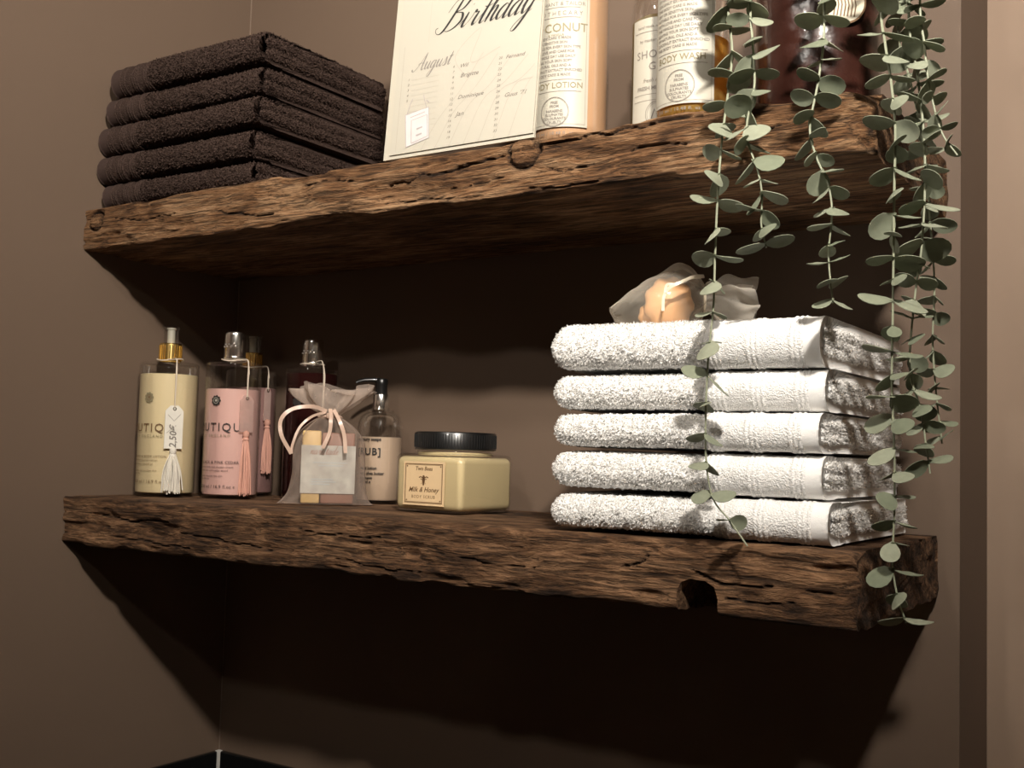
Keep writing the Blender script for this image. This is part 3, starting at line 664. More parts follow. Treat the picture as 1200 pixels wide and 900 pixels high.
# ------------------------------------------------------------------ boutique bottles of the lower shelf
def shell_profile(r, h, neck, hn, e=.004):
    return [(r*.93, 0), (r-.001, .001), (r, .004)]+[(r, h*k/6) for k in range(1, 6)]+[(r, h-e)]+[(r-e+e*math.cos(a), h-e+e*math.sin(a)) for a in (PI/8, PI/4, 3*PI/8, PI/2)]+[(neck, h+.0008), (neck, hn)]
def print_boutique(body, r, h, rosette_z, word_z, lines, m1, m2, m_ros, m_c=None):
    p = Print(); p.text('BOUTIQUE', 0, word_z, .0155, space=1.22); p.cyl('brand_lettering', r+.0004, m1, body)
    p = Print(); p.text('OF ENGLAND', 0, word_z-.0075, .0050, space=1.5); p.cyl('small_lettering', r+.0004, m2, body)
    p = Print(); p.disc(0, rosette_z, .0066, 48, 1, lambda a: 1+.10*math.cos(9*a)); o = p.cyl('rosette', r+.0003, m_ros, body)
    p = Print(); p.ring(0, rosette_z, .0040, .0006, 24); p.disc(.0004, rosette_z+.0002, .0017); p.cyl('rosette_centre', r+.0006, m_c or M_TEXTL, body)
    p = Print()
    for z, s, tx in lines: p.text(tx, -.0225, z, s, align='LEFT', space=1.1)
    p.cyl('text_lines', r+.0004, m1, body)
def bottle_cyl(name, label, loc, rz, r, h, lvl, liq):
    t = thing(name, label, 'bottle', loc, rz, 'cylindrical toiletry bottles on the lower shelf')
    MB().lathe(shell_profile(r, h, .0105, h+.006), 56, True, False).build('body', M_CLEAR, t)
    q = MB().lathe([(r*.9, .0035), (r-.0018, .0048), (r-.0014, .008), (r-.0014, lvl*.5), (r-.0014, lvl-.001), (r-.003, lvl), (.004, lvl-.0006)], 56).build('lotion', liq, t)
    return t
def chrome_cap(t, r, z0, z1, rings=True):
    c = MB().lathe([(r*.96, z0), (r, z0+.0008), (r, z1-.004), (r*.985, z1-.0015), (r*.93, z1), (r*.5, z1+.0004)], 40).build('cap', M_CHROME, t)
    MB().lathe([(r+.0006, z0+.0035), (r+.0009, z0+.0045), (r+.0006, z0+.0055), (r-.0004, z0+.0055), (r-.0004, z0+.0035)], 40, False, False).build('cap_ring', M_CHROME, c)
    for k in range(7):
        a = -.7+k*.23; MB().lathe([(.0008, 0), (.0019, .0008), (.0019, .0022), (.0008, .003)], 10).build('stud', M_CHROME, c).location = (r*1.0*math.sin(a), -r*1.0*math.cos(a), (z0+z1)/2-.002+.003*(k % 2))
    return c
def pump_top(t, z0, gold_r, gh, cap_r, ch):
    MB().lathe([(gold_r*.94, z0), (gold_r, z0+.001), (gold_r, z0+gh-.001), (gold_r*.93, z0+gh), (.004, z0+gh)], 40).build('gold_collar', M_GOLD, t)
    col = t.children[-1]
    V = MB()
    for k in range(26):
        a = 2*PI*k/26; V.tube([(gold_r*math.cos(a), gold_r*math.sin(a), z0+.003), (gold_r*math.cos(a), gold_r*math.sin(a), z0+gh-.003)], .0007, 5)
    V.build('ribbing', M_GOLD, col)
    MB().lathe([(.0052, z0+gh), (.0052, z0+gh+ch-.004), (.0062, z0+gh+ch-.003), (.0062, z0+gh+ch-.001), (.002, z0+gh+ch-.0006)], 28).build('pump_stem', M_LABEL, t)
    MB().lathe([(cap_r*.86, z0+gh), (cap_r*.88, z0+gh+ch-.004), (cap_r, z0+gh+ch-.0028), (cap_r, z0+gh+ch), (.001, z0+gh+ch+.0004)], 36, False, False).build('clear_overcap', M_CLEAR, t)
R12 = math.radians(12)
b1p = (.051, -.163, .001)
b1 = bottle_cyl('lotion_bottle', 'cream lotion bottle with gold pump collar and white tassel, nearest the left wall', b1p, R12, .0385, .176, .160, M_CREAM)
print_boutique(b1, .0385, .176, .128, .0835, [(.050, .0042, 'HAND & BODY LOTION'), (.0455, .0034, 'with honeysuckle extract'), (.0405, .0034, 'and sweet almond oil'), (.032, .0034, 'softens and soothes skin'), (.0285, .003, 'every day'), (.017, .0058, '500 ml / 16.9 fl.oz e')], M_TEXTB, M_OLIVE, M_OLIVE, M_TEXTB)
pump_top(b1, .177, .0145, .025, .0110, .022)
tassel_tag('white tag with handwritten price and white tassel on the cream bottle', b1p, .0385, math.radians(62), .180, .118, .062, .003, .023, M_TAGW, M_TASSELW, .0170, '2,50€')
b2p = (.130, -.122, .001)
b2 = bottle_cyl('lotion_bottle', 'pink lotion bottle with a chrome cap and pale pink tassel', b2p, R12, .0365, .178, .142, M_PINK)
print_boutique(b2, .0365, .178, .126, .0865, [(.0445, .0052, 'BLACK & PINK CEDAR'), (.039, .0036, 'luxury bath and shower cream'), (.0345, .0036, 'with rose and cedar wood'), (.0275, .0034, 'gently cleanses the skin'), (.024, .003, 'for daily use'), (.013, .0058, '500 ml / 16.9 fl.oz e')], M_TEXT, M_OLIVE, M_TEXT)
chrome_cap(b2, .0140, .180, .2185)
tassel_tag('frosted tag with pale pink tassel hanging on the pink lotion bottle', b2p, .0365, math.radians(74), .181, .134, .086, .003, .019, M_TAGC, M_TASSELP, .0166)
b3p = (.078, -.041, .001)
b3 = bottle_cyl('lotion_bottle', 'mauve pump bottle half hidden behind the pink lotion bottle', b3p, R12, .0355, .177, .150, M_MAUVE)
pump_top(b3, .178, .0135, .022, .0135, .024)
tassel_tag('small tag with dusky pink tassel on the half hidden mauve bottle', b3p, .0355, math.radians(82), .180, .150, .104, .030, .011, M_TAGC, M_TASSELP, .0160)
b4p = (.212, -.060, .001)
b4 = bottle_cyl('bath_bottle', 'dark burgundy bottle with chrome cap standing behind the organza soap pouch', b4p, R12, .0345, .174, .166, M_BURG)
p = Print(); p.disc(0, .128, .0066, 48, 1, lambda a: 1+.10*math.cos(9*a)); p.cyl('rosette', .0349, M_TEXT, b4)
MB().lathe([(.0300, .006), (.0300, .150), (.004, .150)], 40).build('dark_liquid_core', mat('dark_bath_essence', (.035, .010, .009), .3), b4).name = 'bath_essence'  # darker solid core inside the burgundy liquid
chrome_cap(b4, .0138, .176, .212)
cl = thing('neck_cord', 'ivory cord looped round the neck of the burgundy bottle', 'cord', b4p)
MB().tube([(.0158*math.sin(2*PI*k/24), -.0158*math.cos(2*PI*k/24), .179) for k in range(25)], .0010, 6).tube(crom([(.015, -.005, .179), (.021, -.008, .179), (.030, -.012, .178), (.0375, -.016, .162), (.0375, -.0165, .14), (.037, -.016, .11)], 6), .0009, 6).tube(crom([(.013, -.009, .179), (.021, -.012, .182), (.032, -.015, .180), (.0375, -.0175, .158), (.037, -.018, .12)], 6), .0008, 6).build('cord', M_CORD, cl)

# ------------------------------------------------------------------ pump bottle
pb = thing('soap_dispenser', 'clear bottle of beige lotion with black pump and chrome collar', 'bottle', (.317, -.041, .001), math.radians(10))
r = .0292
pr = [(r*.92, 0), (r-.0008, .001), (r, .004), (r, .03), (r, .06), (r, .090), (r*.995, .097), (r*.955, .104), (r*.86, .1105), (r*.72, .1145), (.0165, .1165), (.0175, .1175), (.0175, .119), (.0120, .1195), (.0105, .124)]
MB().lathe(pr, 56, True, False).build('body', M_GLASS, pb)
MB().lathe([(r*.9, .004), (r-.0015, .006), (r-.0012, .045), (r-.0012, .0835), (r-.004, .0845), (.003, .0842)], 56).build('lotion', M_BEIGE, pb)
bx_ = pb.children[0]
p = Print(); p.text('the luxury soaps', -.002, .0795, .0058, bold=.0002); p.text('[RUB]', 0, .0615, .0125, space=1.15, bold=.0002)
for z, s, tx in [(.043, .0052, 'hand lotion'), (.0365, .0050, 'with shea butter'), (.031, .0040, 'and vitamin'), (.026, .0046, '250 ml e')]: p.text(tx, -.011, z, s, align='LEFT', bold=.00015)
p.cyl('lettering', r+.0004, M_TEXT, bx_)
MB().lathe([(.0098, .119), (.0102, .120), (.0102, .138), (.0096, .1395), (.004, .1395)], 36).build('collar', M_CHROME, pb)
hd = MB().lathe([(.0078, .1395), (.0080, .1415), (.0076, .150), (.0080, .152), (.0080, .1585), (.0070, .1600), (.002, .1605)], 32).build('pump_head', M_BLACKP, pb)
sd = Vector((-.72, -.69, 0)); sd.rotate(Matrix.Rotation(-math.radians(10), 3, 'Z'))
MB().tube([sd*d+Vector((0, 0, z)) for d, z in ((.002, .1575), (.012, .1580), (.022, .1575), (.029, .1555), (.033, .1535))], .0034, 12, .62).build('spout', M_BLACKP, hd)
MB().tube([(0, 0, .135), (0.001, 0, .08), (.004, 0, .010)], .0022, 10).build('dip_tube', M_CLEAR, pb)

# ------------------------------------------------------------------ square jar
jr = thing('cream_jar', 'square glass jar of pale yellow cream with a round black lid', 'jar', (.490, -.112, .001), math.radians(-3))
rounded_box('glass', .100, .098, .066, .0085, M_GLASS, jr, 5)
rounded_box('cream', .0965, .0945, .0600, .0075, M_JAR, jr, 5, (0, 0, .0022))
gl = jr.children[0]
MB().lathe([(.044, .0655), (.0455, .0668), (.0445, .068), (.0445, .0705)], 48, False, False).build('neck_ring', M_GLASS, jr)
MB().lathe([(.0425, .0635), (.0425, .0675), (.002, .0680)], 48).build('cream_surface', M_JAR, jr)
lid = MB().lathe([(.0455, .0698), (.0470, .0706), (.0472, .0885), (.0462, .0900), (.0440, .0904), (.02, .0904)], 64).build('lid', M_BLACKP, jr)
rb = MB()
for k in range(90):
    a = 2*PI*k/90; rb.tube([(.0472*math.cos(a), .0472*math.sin(a), .0725), (.0472*math.cos(a), .0472*math.sin(a), .0875)], .0005, 4)
rb.build('lid_ribbing', M_BLACKP, lid)
lb = MB().box(-.0335, .0265, -.0500, -.0494, .0075, .0565).build('paper_label', M_LABEL2, jr, False)
p = Print(); p.frame(-.031, .024, .010, .054, .0008); p.frame(-.0298, .0228, .0112, .0528, .0003)
for cx in (-.028, .021):
    for cz in (.0130, .0510): p.disc(cx, cz, .0009)
p.text('Two Bees', -.0035, .0465, .0062, shear=.2, bold=.0001)
p.disc(-.0035, .0355, .0021, 20, 1.5); p.disc(-.0035, .0395, .0017, 16); p.disc(-.0035, .0318, .0014, 16, 1.6)
for sx in (-1, 1):
    p.line([(-.0035, .0375), (-.0035+sx*.004, .0395), (-.0035+sx*.0068, .0385)], .0012); p.line([(-.0035, .0365), (-.0035+sx*.0045, .0368)], .0008); p.line([(-.0035, .034), (-.0035+sx*.0035, .0315)], .0004)
p.text('Milk & Honey', -.0035, .0225, .0078, shear=.35, bold=.0001); p.text('BODY SCRUB', -.0035, .0155, .0048, space=1.25)
p.flat('printing', -.0502, M_TEXTB, lb)

# ------------------------------------------------------------------ organza pouches
def sack(secs, nseg=72, wr=.0, seed=0, close0=True):
    """secs: (z, half width, half thickness, ruffle, u offset) -> V, F"""
    V = []; F = []
    for i, (z, hw, ht, rf, uo) in enumerate(secs):
        for k in range(nseg):
            a = 2*PI*k/nseg; c, s_ = math.cos(a), math.sin(a)
            c2 = math.copysign(abs(c)**.75, c); s2 = math.copysign(abs(s_)**.75, s_)
            ru = 1+rf*math.sin(7*a+seed+i*.12)+rf*.6*math.sin(13*a+1.3*seed); wz = wr*math.sin(5*a+z*90+seed)+wr*.6*math.sin(9*a-z*140)
            V.append((uo+c2*hw*ru+wz*.3, s2*ht*ru+wz, z+(rf*.03*math.sin(3*a+seed) if rf > .1 and i == len(secs)-1 else 0)))
    n = len(secs)
    for i in range(n-1):
        for k in range(nseg): k2 = (k+1) % nseg; F.append((i*nseg+k, i*nseg+k2, (i+1)*nseg+k2, (i+1)*nseg+k))
    if close0: F.append(tuple(reversed(range(nseg))))
    return V, F
def lerp_secs(ks, n):
    P = [[float(x) for x in k] for k in ks]; out = []
    P = [P[0]]+P+[P[-1]]
    for i in range(1, len(P)-2):
        for q in range(n):
            t = q/n; a, b, c, d = P[i-1], P[i], P[i+1], P[i+2]
            out.append([.5*(2*b[j]+(c[j]-a[j])*t+(2*a[j]-5*b[j]+4*c[j]-d[j])*t*t+(-a[j]+3*b[j]-3*c[j]+d[j])*t**3) for j in range(len(b))])
    out.append(P[-1]); return out
def ribbon(pts, wd, m, name, parent, nrm=Vector((0, -1, 0))):
    P = crom(pts, 7); V = []; F = []; n = len(P)
    for i, q in enumerate(P):
        t = (P[min(i+1, n-1)]-P[max(i-1, 0)]).normalized(); sd = t.cross(nrm)
        sd = (sd.normalized() if sd.length > .1 else Vector((1, 0, 0))); tw = nrm*.35*math.sin(i*.35); sd = (sd+tw).normalized(); nn = t.cross(sd)*.00025
        for a in (sd*wd/2+nn, -sd*wd/2+nn, -sd*wd/2-nn, sd*wd/2-nn): V.append(q+a)
    for i in range(n-1):
        for k in range(4): k2 = (k+1) % 4; F.append((4*i+k, 4*i+k2, 4*i+4+k2, 4*i+4+k))
    F += [(3, 2, 1, 0), tuple(4*n-4+k for k in range(4))]
    return mesh_obj(name, V, F, m, parent, True, angle=50)
RB = math.radians(43)
bp_ = (.316, -.134, .001)
bag = thing('organza_pouch', 'blush organza drawstring pouch of soap tied with satin ribbon', 'pouch', bp_, RB)
K = .957e-3; S1 = 1/957.
secs = lerp_secs([(.0005, .058, .020, 0, -.003), (.004, .0535, .0215, 0, -.003), (.015, .0475, .022, 0, -.001), (.035, .0445, .022, 0, 0), (.06, .0435, .0215, .01, 0), (.080, .0405, .020, .03, 0), (.095, .028, .0165, .06, -.001), (.106, .0125, .0105, .10, -.001)], 5)
V, F = sack(secs, 120, .0014, 1.0); mesh_obj('pouch_body', V, F, M_ORG, bag)
secs = lerp_secs([(.105, .0115, .0100, .10, -.001), (.110, .0120, .0105, .12, -.001), (.120, .024, .013, .20, 0), (.131, .035, .016, .24, .001), (.141, .041, .018, .26, .003)], 5)
V, F = sack(secs, 110, .0012, 2.2, False); fr = mesh_obj('gathered_top', V, F, M_ORGF, bag)
tp = MB().tube([(.0135*math.cos(2*PI*k/30)-.001, .0118*math.sin(2*PI*k/30), .1065+.0005*math.sin(k)) for k in range(31)], .0016, 6).build('ribbon_tie', M_SATIN, bag)
def bl(u, v, y=-.019): return Vector(((u-384)*S1, y, (591-v)*S1))
ribbon([bl(379, 483, -.014), bl(362, 478, -.018), bl(340, 482, -.022), bl(328, 494, -.024), bl(329, 512, -.026), bl(341, 533, -.026)], .0046, M_SATIN, 'ribbon', bag)
ribbon([bl(378, 484, -.014), bl(362, 490, -.020), bl(349, 503, -.024), bl(342, 522, -.0265), bl(341, 533, -.026)], .0030, M_SATIN, 'ribbon', bag)
ribbon([bl(383, 480, -.014), bl(384, 492, -.0245), bl(383, 508, -.0255), bl(376, 526, -.0265)], .0046, M_SATIN, 'ribbon', bag)
ribbon([bl(387, 481, -.014), bl(394, 494, -.0235), bl(400, 511, -.0255), bl(402, 531, -.0265)], .0046, M_SATIN, 'ribbon', bag)
MB().lathe([(.001, -.004), (.004, -.0028), (.0048, 0), (.004, .0028), (.001, .004)], 14).build('ribbon_knot', M_SATIN, bag).location = (-.001, -.0135, .1075)
ct, st = math.cos(RB), math.sin(RB)
def inbag(u, w, z): return (bp_[0]+u*ct-w*st, bp_[1]+u*st+w*ct, bp_[2]+z)
o = rounded_box('soap_bar', .0225, .022, .088, .002, M_SOAPY, None, 2, inbag(-.0215, 0, .0012), RB); tag(o, 'yellow soap bar on the left inside the blush organza pouch', 'soap')
o = rounded_box('soap_bar', .0395, .022, .086, .002, M_SOAPB, None, 2, inbag(.0105, .0005, .0012), RB); tag(o, 'rose brown soap bar on the right inside the blush organza pouch', 'soap')
sv = thing('paper_sleeve', 'pale blue printed paper sleeve around the two soap bars', 'label', inbag(-.001, 0, .0), RB)
m_ = MB(); a, b = .0325, .0125
V = [(x, y, z) for z in (.0135, .0715) for (x, y) in ((-a, -b), (a, -b), (a, b), (-a, b))]+[(x, y, z) for z in (.0135, .0715) for (x, y) in ((-a+.0004, -b+.0004), (a-.0004, -b+.0004), (a-.0004, b-.0004), (-a+.0004, b-.0004))]
F = []
for i in range(4): j = (i+1) % 4; F += [(i, j, 4+j, 4+i), (8+j, 8+i, 12+i, 12+j), (4+i, 4+j, 12+j, 12+i), (j, i, 8+i, 8+j)]
m_.add(V, F); pv = m_.build('paper', M_SLEEVE, sv, False)
p = Print(); p.add(script2d('Birutade'.replace('B', 'n').replace('i', 'a'), .0048, .0007, .3, .5), -.022, .0605); p.flat('script_print', -b-.0003, mat('red_brown_print', (.30, .12, .09), .6), pv)
p = Print()
for z, x0, x1 in ((.050, -.018, .022), (.0465, -.012, .018), (.030, -.02, .006), (.027, -.02, .010), (.024, -.02, .002)): p.rect(x0, x1, z, z+.0012)
p.flat('pale_print', -b-.0003, mat('faded_blue_print', (.42, .47, .50), .6), pv)

# pouch lying on the white towels
RB2 = math.radians(24); ZTW = .1905
cp = at(798, 360, -.135); bp2 = (cp.x, -.135, ZTW)
bag2 = thing('organza_pouch', 'ivory organza pouch lying on its side on top of the white towels', 'pouch', bp2, RB2)
S2 = 1/1135.
# sections along local x: (x, half depth, height of the top, flatten)
def lying(secs, nseg, wr, seed, cap):
    V = []; F = []
    for i, (x, hd, z0, z1, rf) in enumerate(secs):
        zc, hz = (z0+z1)/2, (z1-z0)/2
        for k in range(nseg):
            a = 2*PI*k/nseg; ru = 1+rf*math.sin(6*a+seed+i*.2)+rf*.7*math.sin(11*a+2*seed); wz = wr*math.sin(4*a+x*160+seed)+wr*.7*math.sin(7*a-x*230)
            V.append((x+rf*.02*math.sin(4*a+seed), math.cos(a)*hd*ru+wz*.4, max(zc+math.sin(a)*hz*ru+wz, .0004)))
    n = len(secs)
    for i in range(n-1):
        for k in range(nseg): k2 = (k+1) % nseg; F.append((i*nseg+k, (i+1)*nseg+k, (i+1)*nseg+k2, i*nseg+k2))
    if cap: F.append(tuple(range(nseg)))
    return V, F
secs = lerp_secs([(-.0700, .022, .023, .0265, 0), (-.064, .030, .012, .033, 0), (-.050, .035, .004, .0445, 0), (-.030, .036, .001, .058, 0), (-.008, .034, .001, .0715, .01), (.006, .028, .004, .0705, .03), (.017, .018, .013, .060, .06), (.0235, .010, .026, .049, .08)], 5)
V, F = lying(secs, 64, .0010, .4, True); mesh_obj('pouch_body', V, F, M_ORGW, bag2)
secs = lerp_secs([(.0230, .010, .026, .049, .08), (.028, .012, .024, .052, .12), (.040, .022, .012, .056, .16), (.055, .030, .005, .053, .20), (.072, .034, .003, .052, .20)], 5)
V, F = lying(secs, 100, .0016, 1.7, False); mesh_obj('gathered_top', V, F, M_ORGWF, bag2)
MB().tube([(.0235, .0108*math.cos(2*PI*k/24), .0375+.0125*math.sin(2*PI*k/24)) for k in range(25)], .0014, 6).build('ribbon_tie', M_SATINW, bag2)
def bl2(u, v, y): return Vector(((u-798)*S2, y, (401-v)*S2))
ribbon([bl2(823, 334, -.012), bl2(812, 338, -.030), bl2(800, 345, -.038), bl2(786, 352, -.040), bl2(780, 362, -.040), bl2(779, 378, -.040)], .0030, M_SATINW, 'ribbon', bag2)
ribbon([bl2(823, 335, -.012), bl2(806, 341, -.032), bl2(792, 348, -.0385), bl2(783, 349, -.040), bl2(781, 358, -.0405)], .0026, M_SATINW, 'ribbon', bag2)
ct, st = math.cos(RB2), math.sin(RB2)
def shell_soap(label, u, w, z, sx, sy, sz, rz, seed):
    V = []; F = []; nu, nv = 40, 20
    for j in range(nv+1):
        th = PI*j/nv
        for k in range(nu):
            a = 2*PI*k/nu; rdg = 1+.055*math.cos(9*a+seed)*math.sin(th)**2
            V.append((sx*rdg*math.sin(th)*math.cos(a), sy*math.cos(th), sz*rdg*math.sin(th)*math.sin(a)))
    for j in range(nv):
        for k in range(nu): k2 = (k+1) % nu; F.append((j*nu+k, j*nu+k2, (j+1)*nu+k2, (j+1)*nu+k))
    o = mesh_obj('soap', V, F, M_SOAPO, None); o.location = (bp2[0]+u*ct-w*st, bp2[1]+u*st+w*ct, ZTW+z); o.rotation_euler = (0, 0, RB2+rz)
    tag(o, label, 'soap', 'peach soaps in the ivory pouch')
shell_soap('large ridged peach soap standing inside the ivory organza pouch', -.012, -.004, .0315, .0245, .014, .0275, .1, .5)
shell_soap('smaller peach soap behind the large one inside the ivory pouch', -.029, .013, .0220, .014, .009, .0150, -.2, 1.9)

# ------------------------------------------------------------------ birthday calendar
cx0 = .497; CW, CH = .187, .270
cal = thing('wall_calendar', 'ivory birthday calendar leaning at the front of the upper shelf', 'calendar', (cx0, -.2655, ZU+.0008), 0)
cal.rotation_euler = (-math.radians(5.0), 0, 0)
MB().box(0, CW, 0, .0025, 0, CH).build('backing_card', M_PAPER, cal, False)
pg = MB().box(.009, CW-.001, -.0016, -.0001, .004, CH-.006).build('page', M_PAPER2, cal, False)
p = Print(); p.add(script2d('Birthday', .0150, .0033, .55, .18), .0620, .1300); p.flat('title_lettering', -.0019, M_TEXT, pg)
p = Print(); p.add(script2d('August', .0080, .0016, .4, .3), .0335, .0925); p.flat('month_lettering', -.0019, M_TEXTM, pg)
p = Print()
for c, (x, z0, n) in enumerate(((.0245, .083, 5), (.072, .0875, 14), (.119, .0865, 14))):
    k0 = (1, 6, 20)[c]
    for k in range(n): p.text(str(k0+k), x, z0-k*.0058, .0036, shear=.2)
for tx, x, z, s in (('Wil', .082, .0860, .0058), ('Brigitte', .0885, .0755, .0062), ('Dominique', .0915, .0525, .0058), ('Jan', .0820, .0345, .0068), ('Fernand', .1330, .0855, .0056), ('Guus \'71', .1360, .0455, .0060)):
    p.text(tx, x, z, s, shear=.35)
p.stretch(.0165, 1.22).flat('entries', -.0019, M_TEXTG, pg)
p = Print()
for k in range(7):
    x0 = .07+.018*k; p.line([(q.x, q.y) for q in crom([(x0-.02, .004, 0), (x0, .035+.004*k, 0), (x0+.025, .062, 0), (x0+.05, .098-.004*k, 0)], 6) if .012 < q.x < .184], .0006)
p.line([(q.x, q.y) for q in crom([(.10, .075, 0), (.085, .10, 0), (.115, .125, 0), (.105, .09, 0), (.14, .10, 0)], 6)], .0006)
p.rect(.0165, .0172, .007, .122); p.rect(.048, .0484, .122, .29); p.rect(.1005, .1009, .126, .29)
for k in range(10): p.rect(.030, .066, .083-.0058*k, .0832-.0058*k)
p.V = [(min(a, .183), b) for a, b in p.V]; p.flat('watermark_drawing', -.0018, M_TEXTL, pg)
p = Print(); vs = [(.028, .010), (.052, .0165), (.049, .050), (.0245, .0455)]; p.add((vs, [(0, 1, 2, 3)])); p.stretch(.0165, 1.22).flat('drawn_tag', -.0019, mat('lilac_grey_print', (.50, .46, .45), .7), pg)
p = Print()
p.line([(.026, .0455), (.029, .057), (.031, .062)], .0007); p.line([(.047, .0495), (.044, .058), (.0425, .0645)], .0007); p.line([(.049, .055), (.046, .058)], .0010); p.line(vs+[vs[0]], .0008)
q = [(.0335, .0135), (.0505, .0185), (.048, .042), (.0315, .0385)]; p.line(q+[q[0]], .0008)
for z in (.021, .028): p.line([(.038, z), (.044, z+.0015)], .0018)
p.line([(.030, .0418), (.0455, .0455)], .0008)
p.stretch(.0165, 1.22).flat('drawn_lines', -.0021, mat('grey_drawing', (.33, .30, .29), .7), pg)

# ------------------------------------------------------------------ bottles of the upper shelf
PARA = [' '.join(q.split()[:n_]) for q, n_ in zip(['this body care is made with the finest', 'coconut extract enriched with a blend', 'of natural oils and a fresh fragrance', 'leaving your skin soft and smooth for', 'the whole day use daily on clean skin', 'with love and care for all the family', 'suitable for every skin type and for', 'dry or sensitive skin apply all over'], (5, 3, 5, 4, 5, 5, 5, 4))]
def apothecary(label, loc, rz, r, h, lvl, liq, word1, word2, arc0, arc1, z0, z1, opaque):
    t = thing('apothecary_bottle', label, 'bottle', loc, rz, 'toiletry bottles on the upper shelf')
    pr = [(r*.93, 0), (r-.0012, .001), (r, .004)]+[(r, h*k/8) for k in range(1, 8)]+[(r, h-.02), (r*.985, h-.012), (r*.90, h-.004), (r*.7, h+.003), (r*.45, h+.007), (.0130, h+.009), (.0130, h+.022)]
    bd = MB().lathe(pr, 64, True, False).build('body', M_CLEAR, t)
    MB().lathe([(r*.91, .0035), (r-.0016, .006), (r-.0014, .02), (r-.0014, lvl*.5), (r-.0014, lvl-.0012), (r-.004, lvl), (.004, lvl-.0004)], 64).build('liquid', liq, t)
    MB().lathe([(.0150, h+.010), (.0155, h+.011), (.0155, h+.030), (.0148, h+.032), (.004, h+.032)], 40).build('cap', M_BLACKP, t)
    lb = cyl_patch('paper_label', r+.0002, arc0, arc1, z0, z1, M_LABEL, t)
    c = (arc0+arc1)/2; W_ = arc1-arc0; p = Print()
    p.frame(arc0+.0022, arc1-.0022, z0+.0025, z1-.0025, .0003)
    for z in (.0605, .0490): p.rect(c-W_*.40, c+W_*.40, z, z+.0005, 10)
    zt = .0870+(.0 if opaque else .004)
    for k in range(9 if opaque else 16): p.text(PARA[k % 8].upper(), c-W_*.41, .0645+k*.0046, .0037, align='LEFT', space=.98, bold=.00006)
    if opaque:
        for z in (.1225, .1325): p.rect(c-W_*.36, c+W_*.36, z, z+.0005, 10)
        p.text('APOTHECARY', c, .1250, .0058, space=1.6); p.text('MERCHANT & TAILOR', c, .1345, .0056, space=1.05)
    p.ring(c, .0290, .0148, .0006); p.ring(c, .0290, .0138, .0002)
    for k, tx in enumerate(('FREE', 'FROM', 'PARABENS', 'SULPHATES', 'COLOURANTS', 'CRUELTY')): p.text(tx, c, .0370-k*.0037-(.001 if k > 1 else 0), .0036, bold=.00008)
    p.text('310 ml / 10.48 fl. oz', c-.002, .0065, .0044, space=1.2, bold=.00005)
    p.cyl('print', r+.0009, M_TEXTG, lb)
    p = Print(); p.text(word2, c, .0525, .0082, space=1.02, bold=.0001); p.cyl('title_print', r+.0009, M_OLIVE, lb)
    p = Print()
    if word1: p.text(word1, c, .1085, .0122, space=1.02, bold=.0001); p.text('& VANILLA', c, .1042, .0034)
    if word1: p.cyl('scent_print', r+.0009, M_OLIVE, lb)
    return t
RR = math.radians
apothecary('bottle of peach body lotion with large white label beside the calendar', (.6857, -.2050, ZU+.001), RR(14), .0395, .190, .180, M_PEACH, 'COCONUT', 'BODY LOTION', -.036, .0305, .0140, .172, True)
apothecary('amber body wash bottle with large white label, next to the vase', (.829, -.2230, ZU+.001), RR(8), .0335, .190, .078, M_AMBER, None, 'BODY WASH', -.036, .0290, .0125, .172, False)
sg = thing('shower_gel_bottle', 'round-shouldered shower gel bottle half hidden behind the body wash', 'bottle', (.773, -.168, ZU+.001), RR(16), 'toiletry bottles on the upper shelf')
r = .0335
pr = [(r*.93, 0), (r-.001, .001), (r, .004)]+[(r, .13*k/6) for k in range(1, 7)]+[(r*.985, .140), (r*.93, .149), (r*.82, .158), (r*.66, .166), (r*.5, .172), (.0120, .176), (.0120, .190)]
MB().lathe(pr, 56, True, False).build('body', M_CLEAR, sg)
MB().lathe([(r*.91, .0035), (r-.0015, .006), (r-.0014, .06), (r-.0014, .125), (r-.004, .127), (.004, .1268)], 56).build('liquid', M_PALEAMB, sg)
MB().lathe([(.0145, .177), (.0150, .178), (.0150, .198), (.0140, .200), (.004, .200)], 36).build('cap', M_BLACKP, sg)
lb = cyl_patch('paper_label', r+.0002, -.030, .030, .0100, .122, M_LABEL, sg)
p = Print(); p.text('SHOWER', 0, .0820, .0110, space=1.1); p.text('GEL', 0, .0700, .0110, space=1.1)
p.rect(-.027, .027, .108, .1085, 10); p.rect(-.027, .027, .046, .0464, 10); p.rect(-.027, .027, .0400, .0404, 10); p.text('hand made with natural oils', 0, .112, .0042, shear=.2); p.text('by master soapmakers', 0, .098, .0045); p.text('fresh meadow', 0, .0580, .0056, shear=.4); p.text('FRESH MINT & LIME', 0, .0505, .0052, bold=.0001)
p.ring(0, .0265, .0125, .0005); p.ring(0, .0265, .0108, .0003); p.line([(-.006, .022), (-.003, .031), (0, .024), (.003, .031), (.006, .022)], .0012)
p.cyl('print', r+.0009, M_TEXTG, lb)

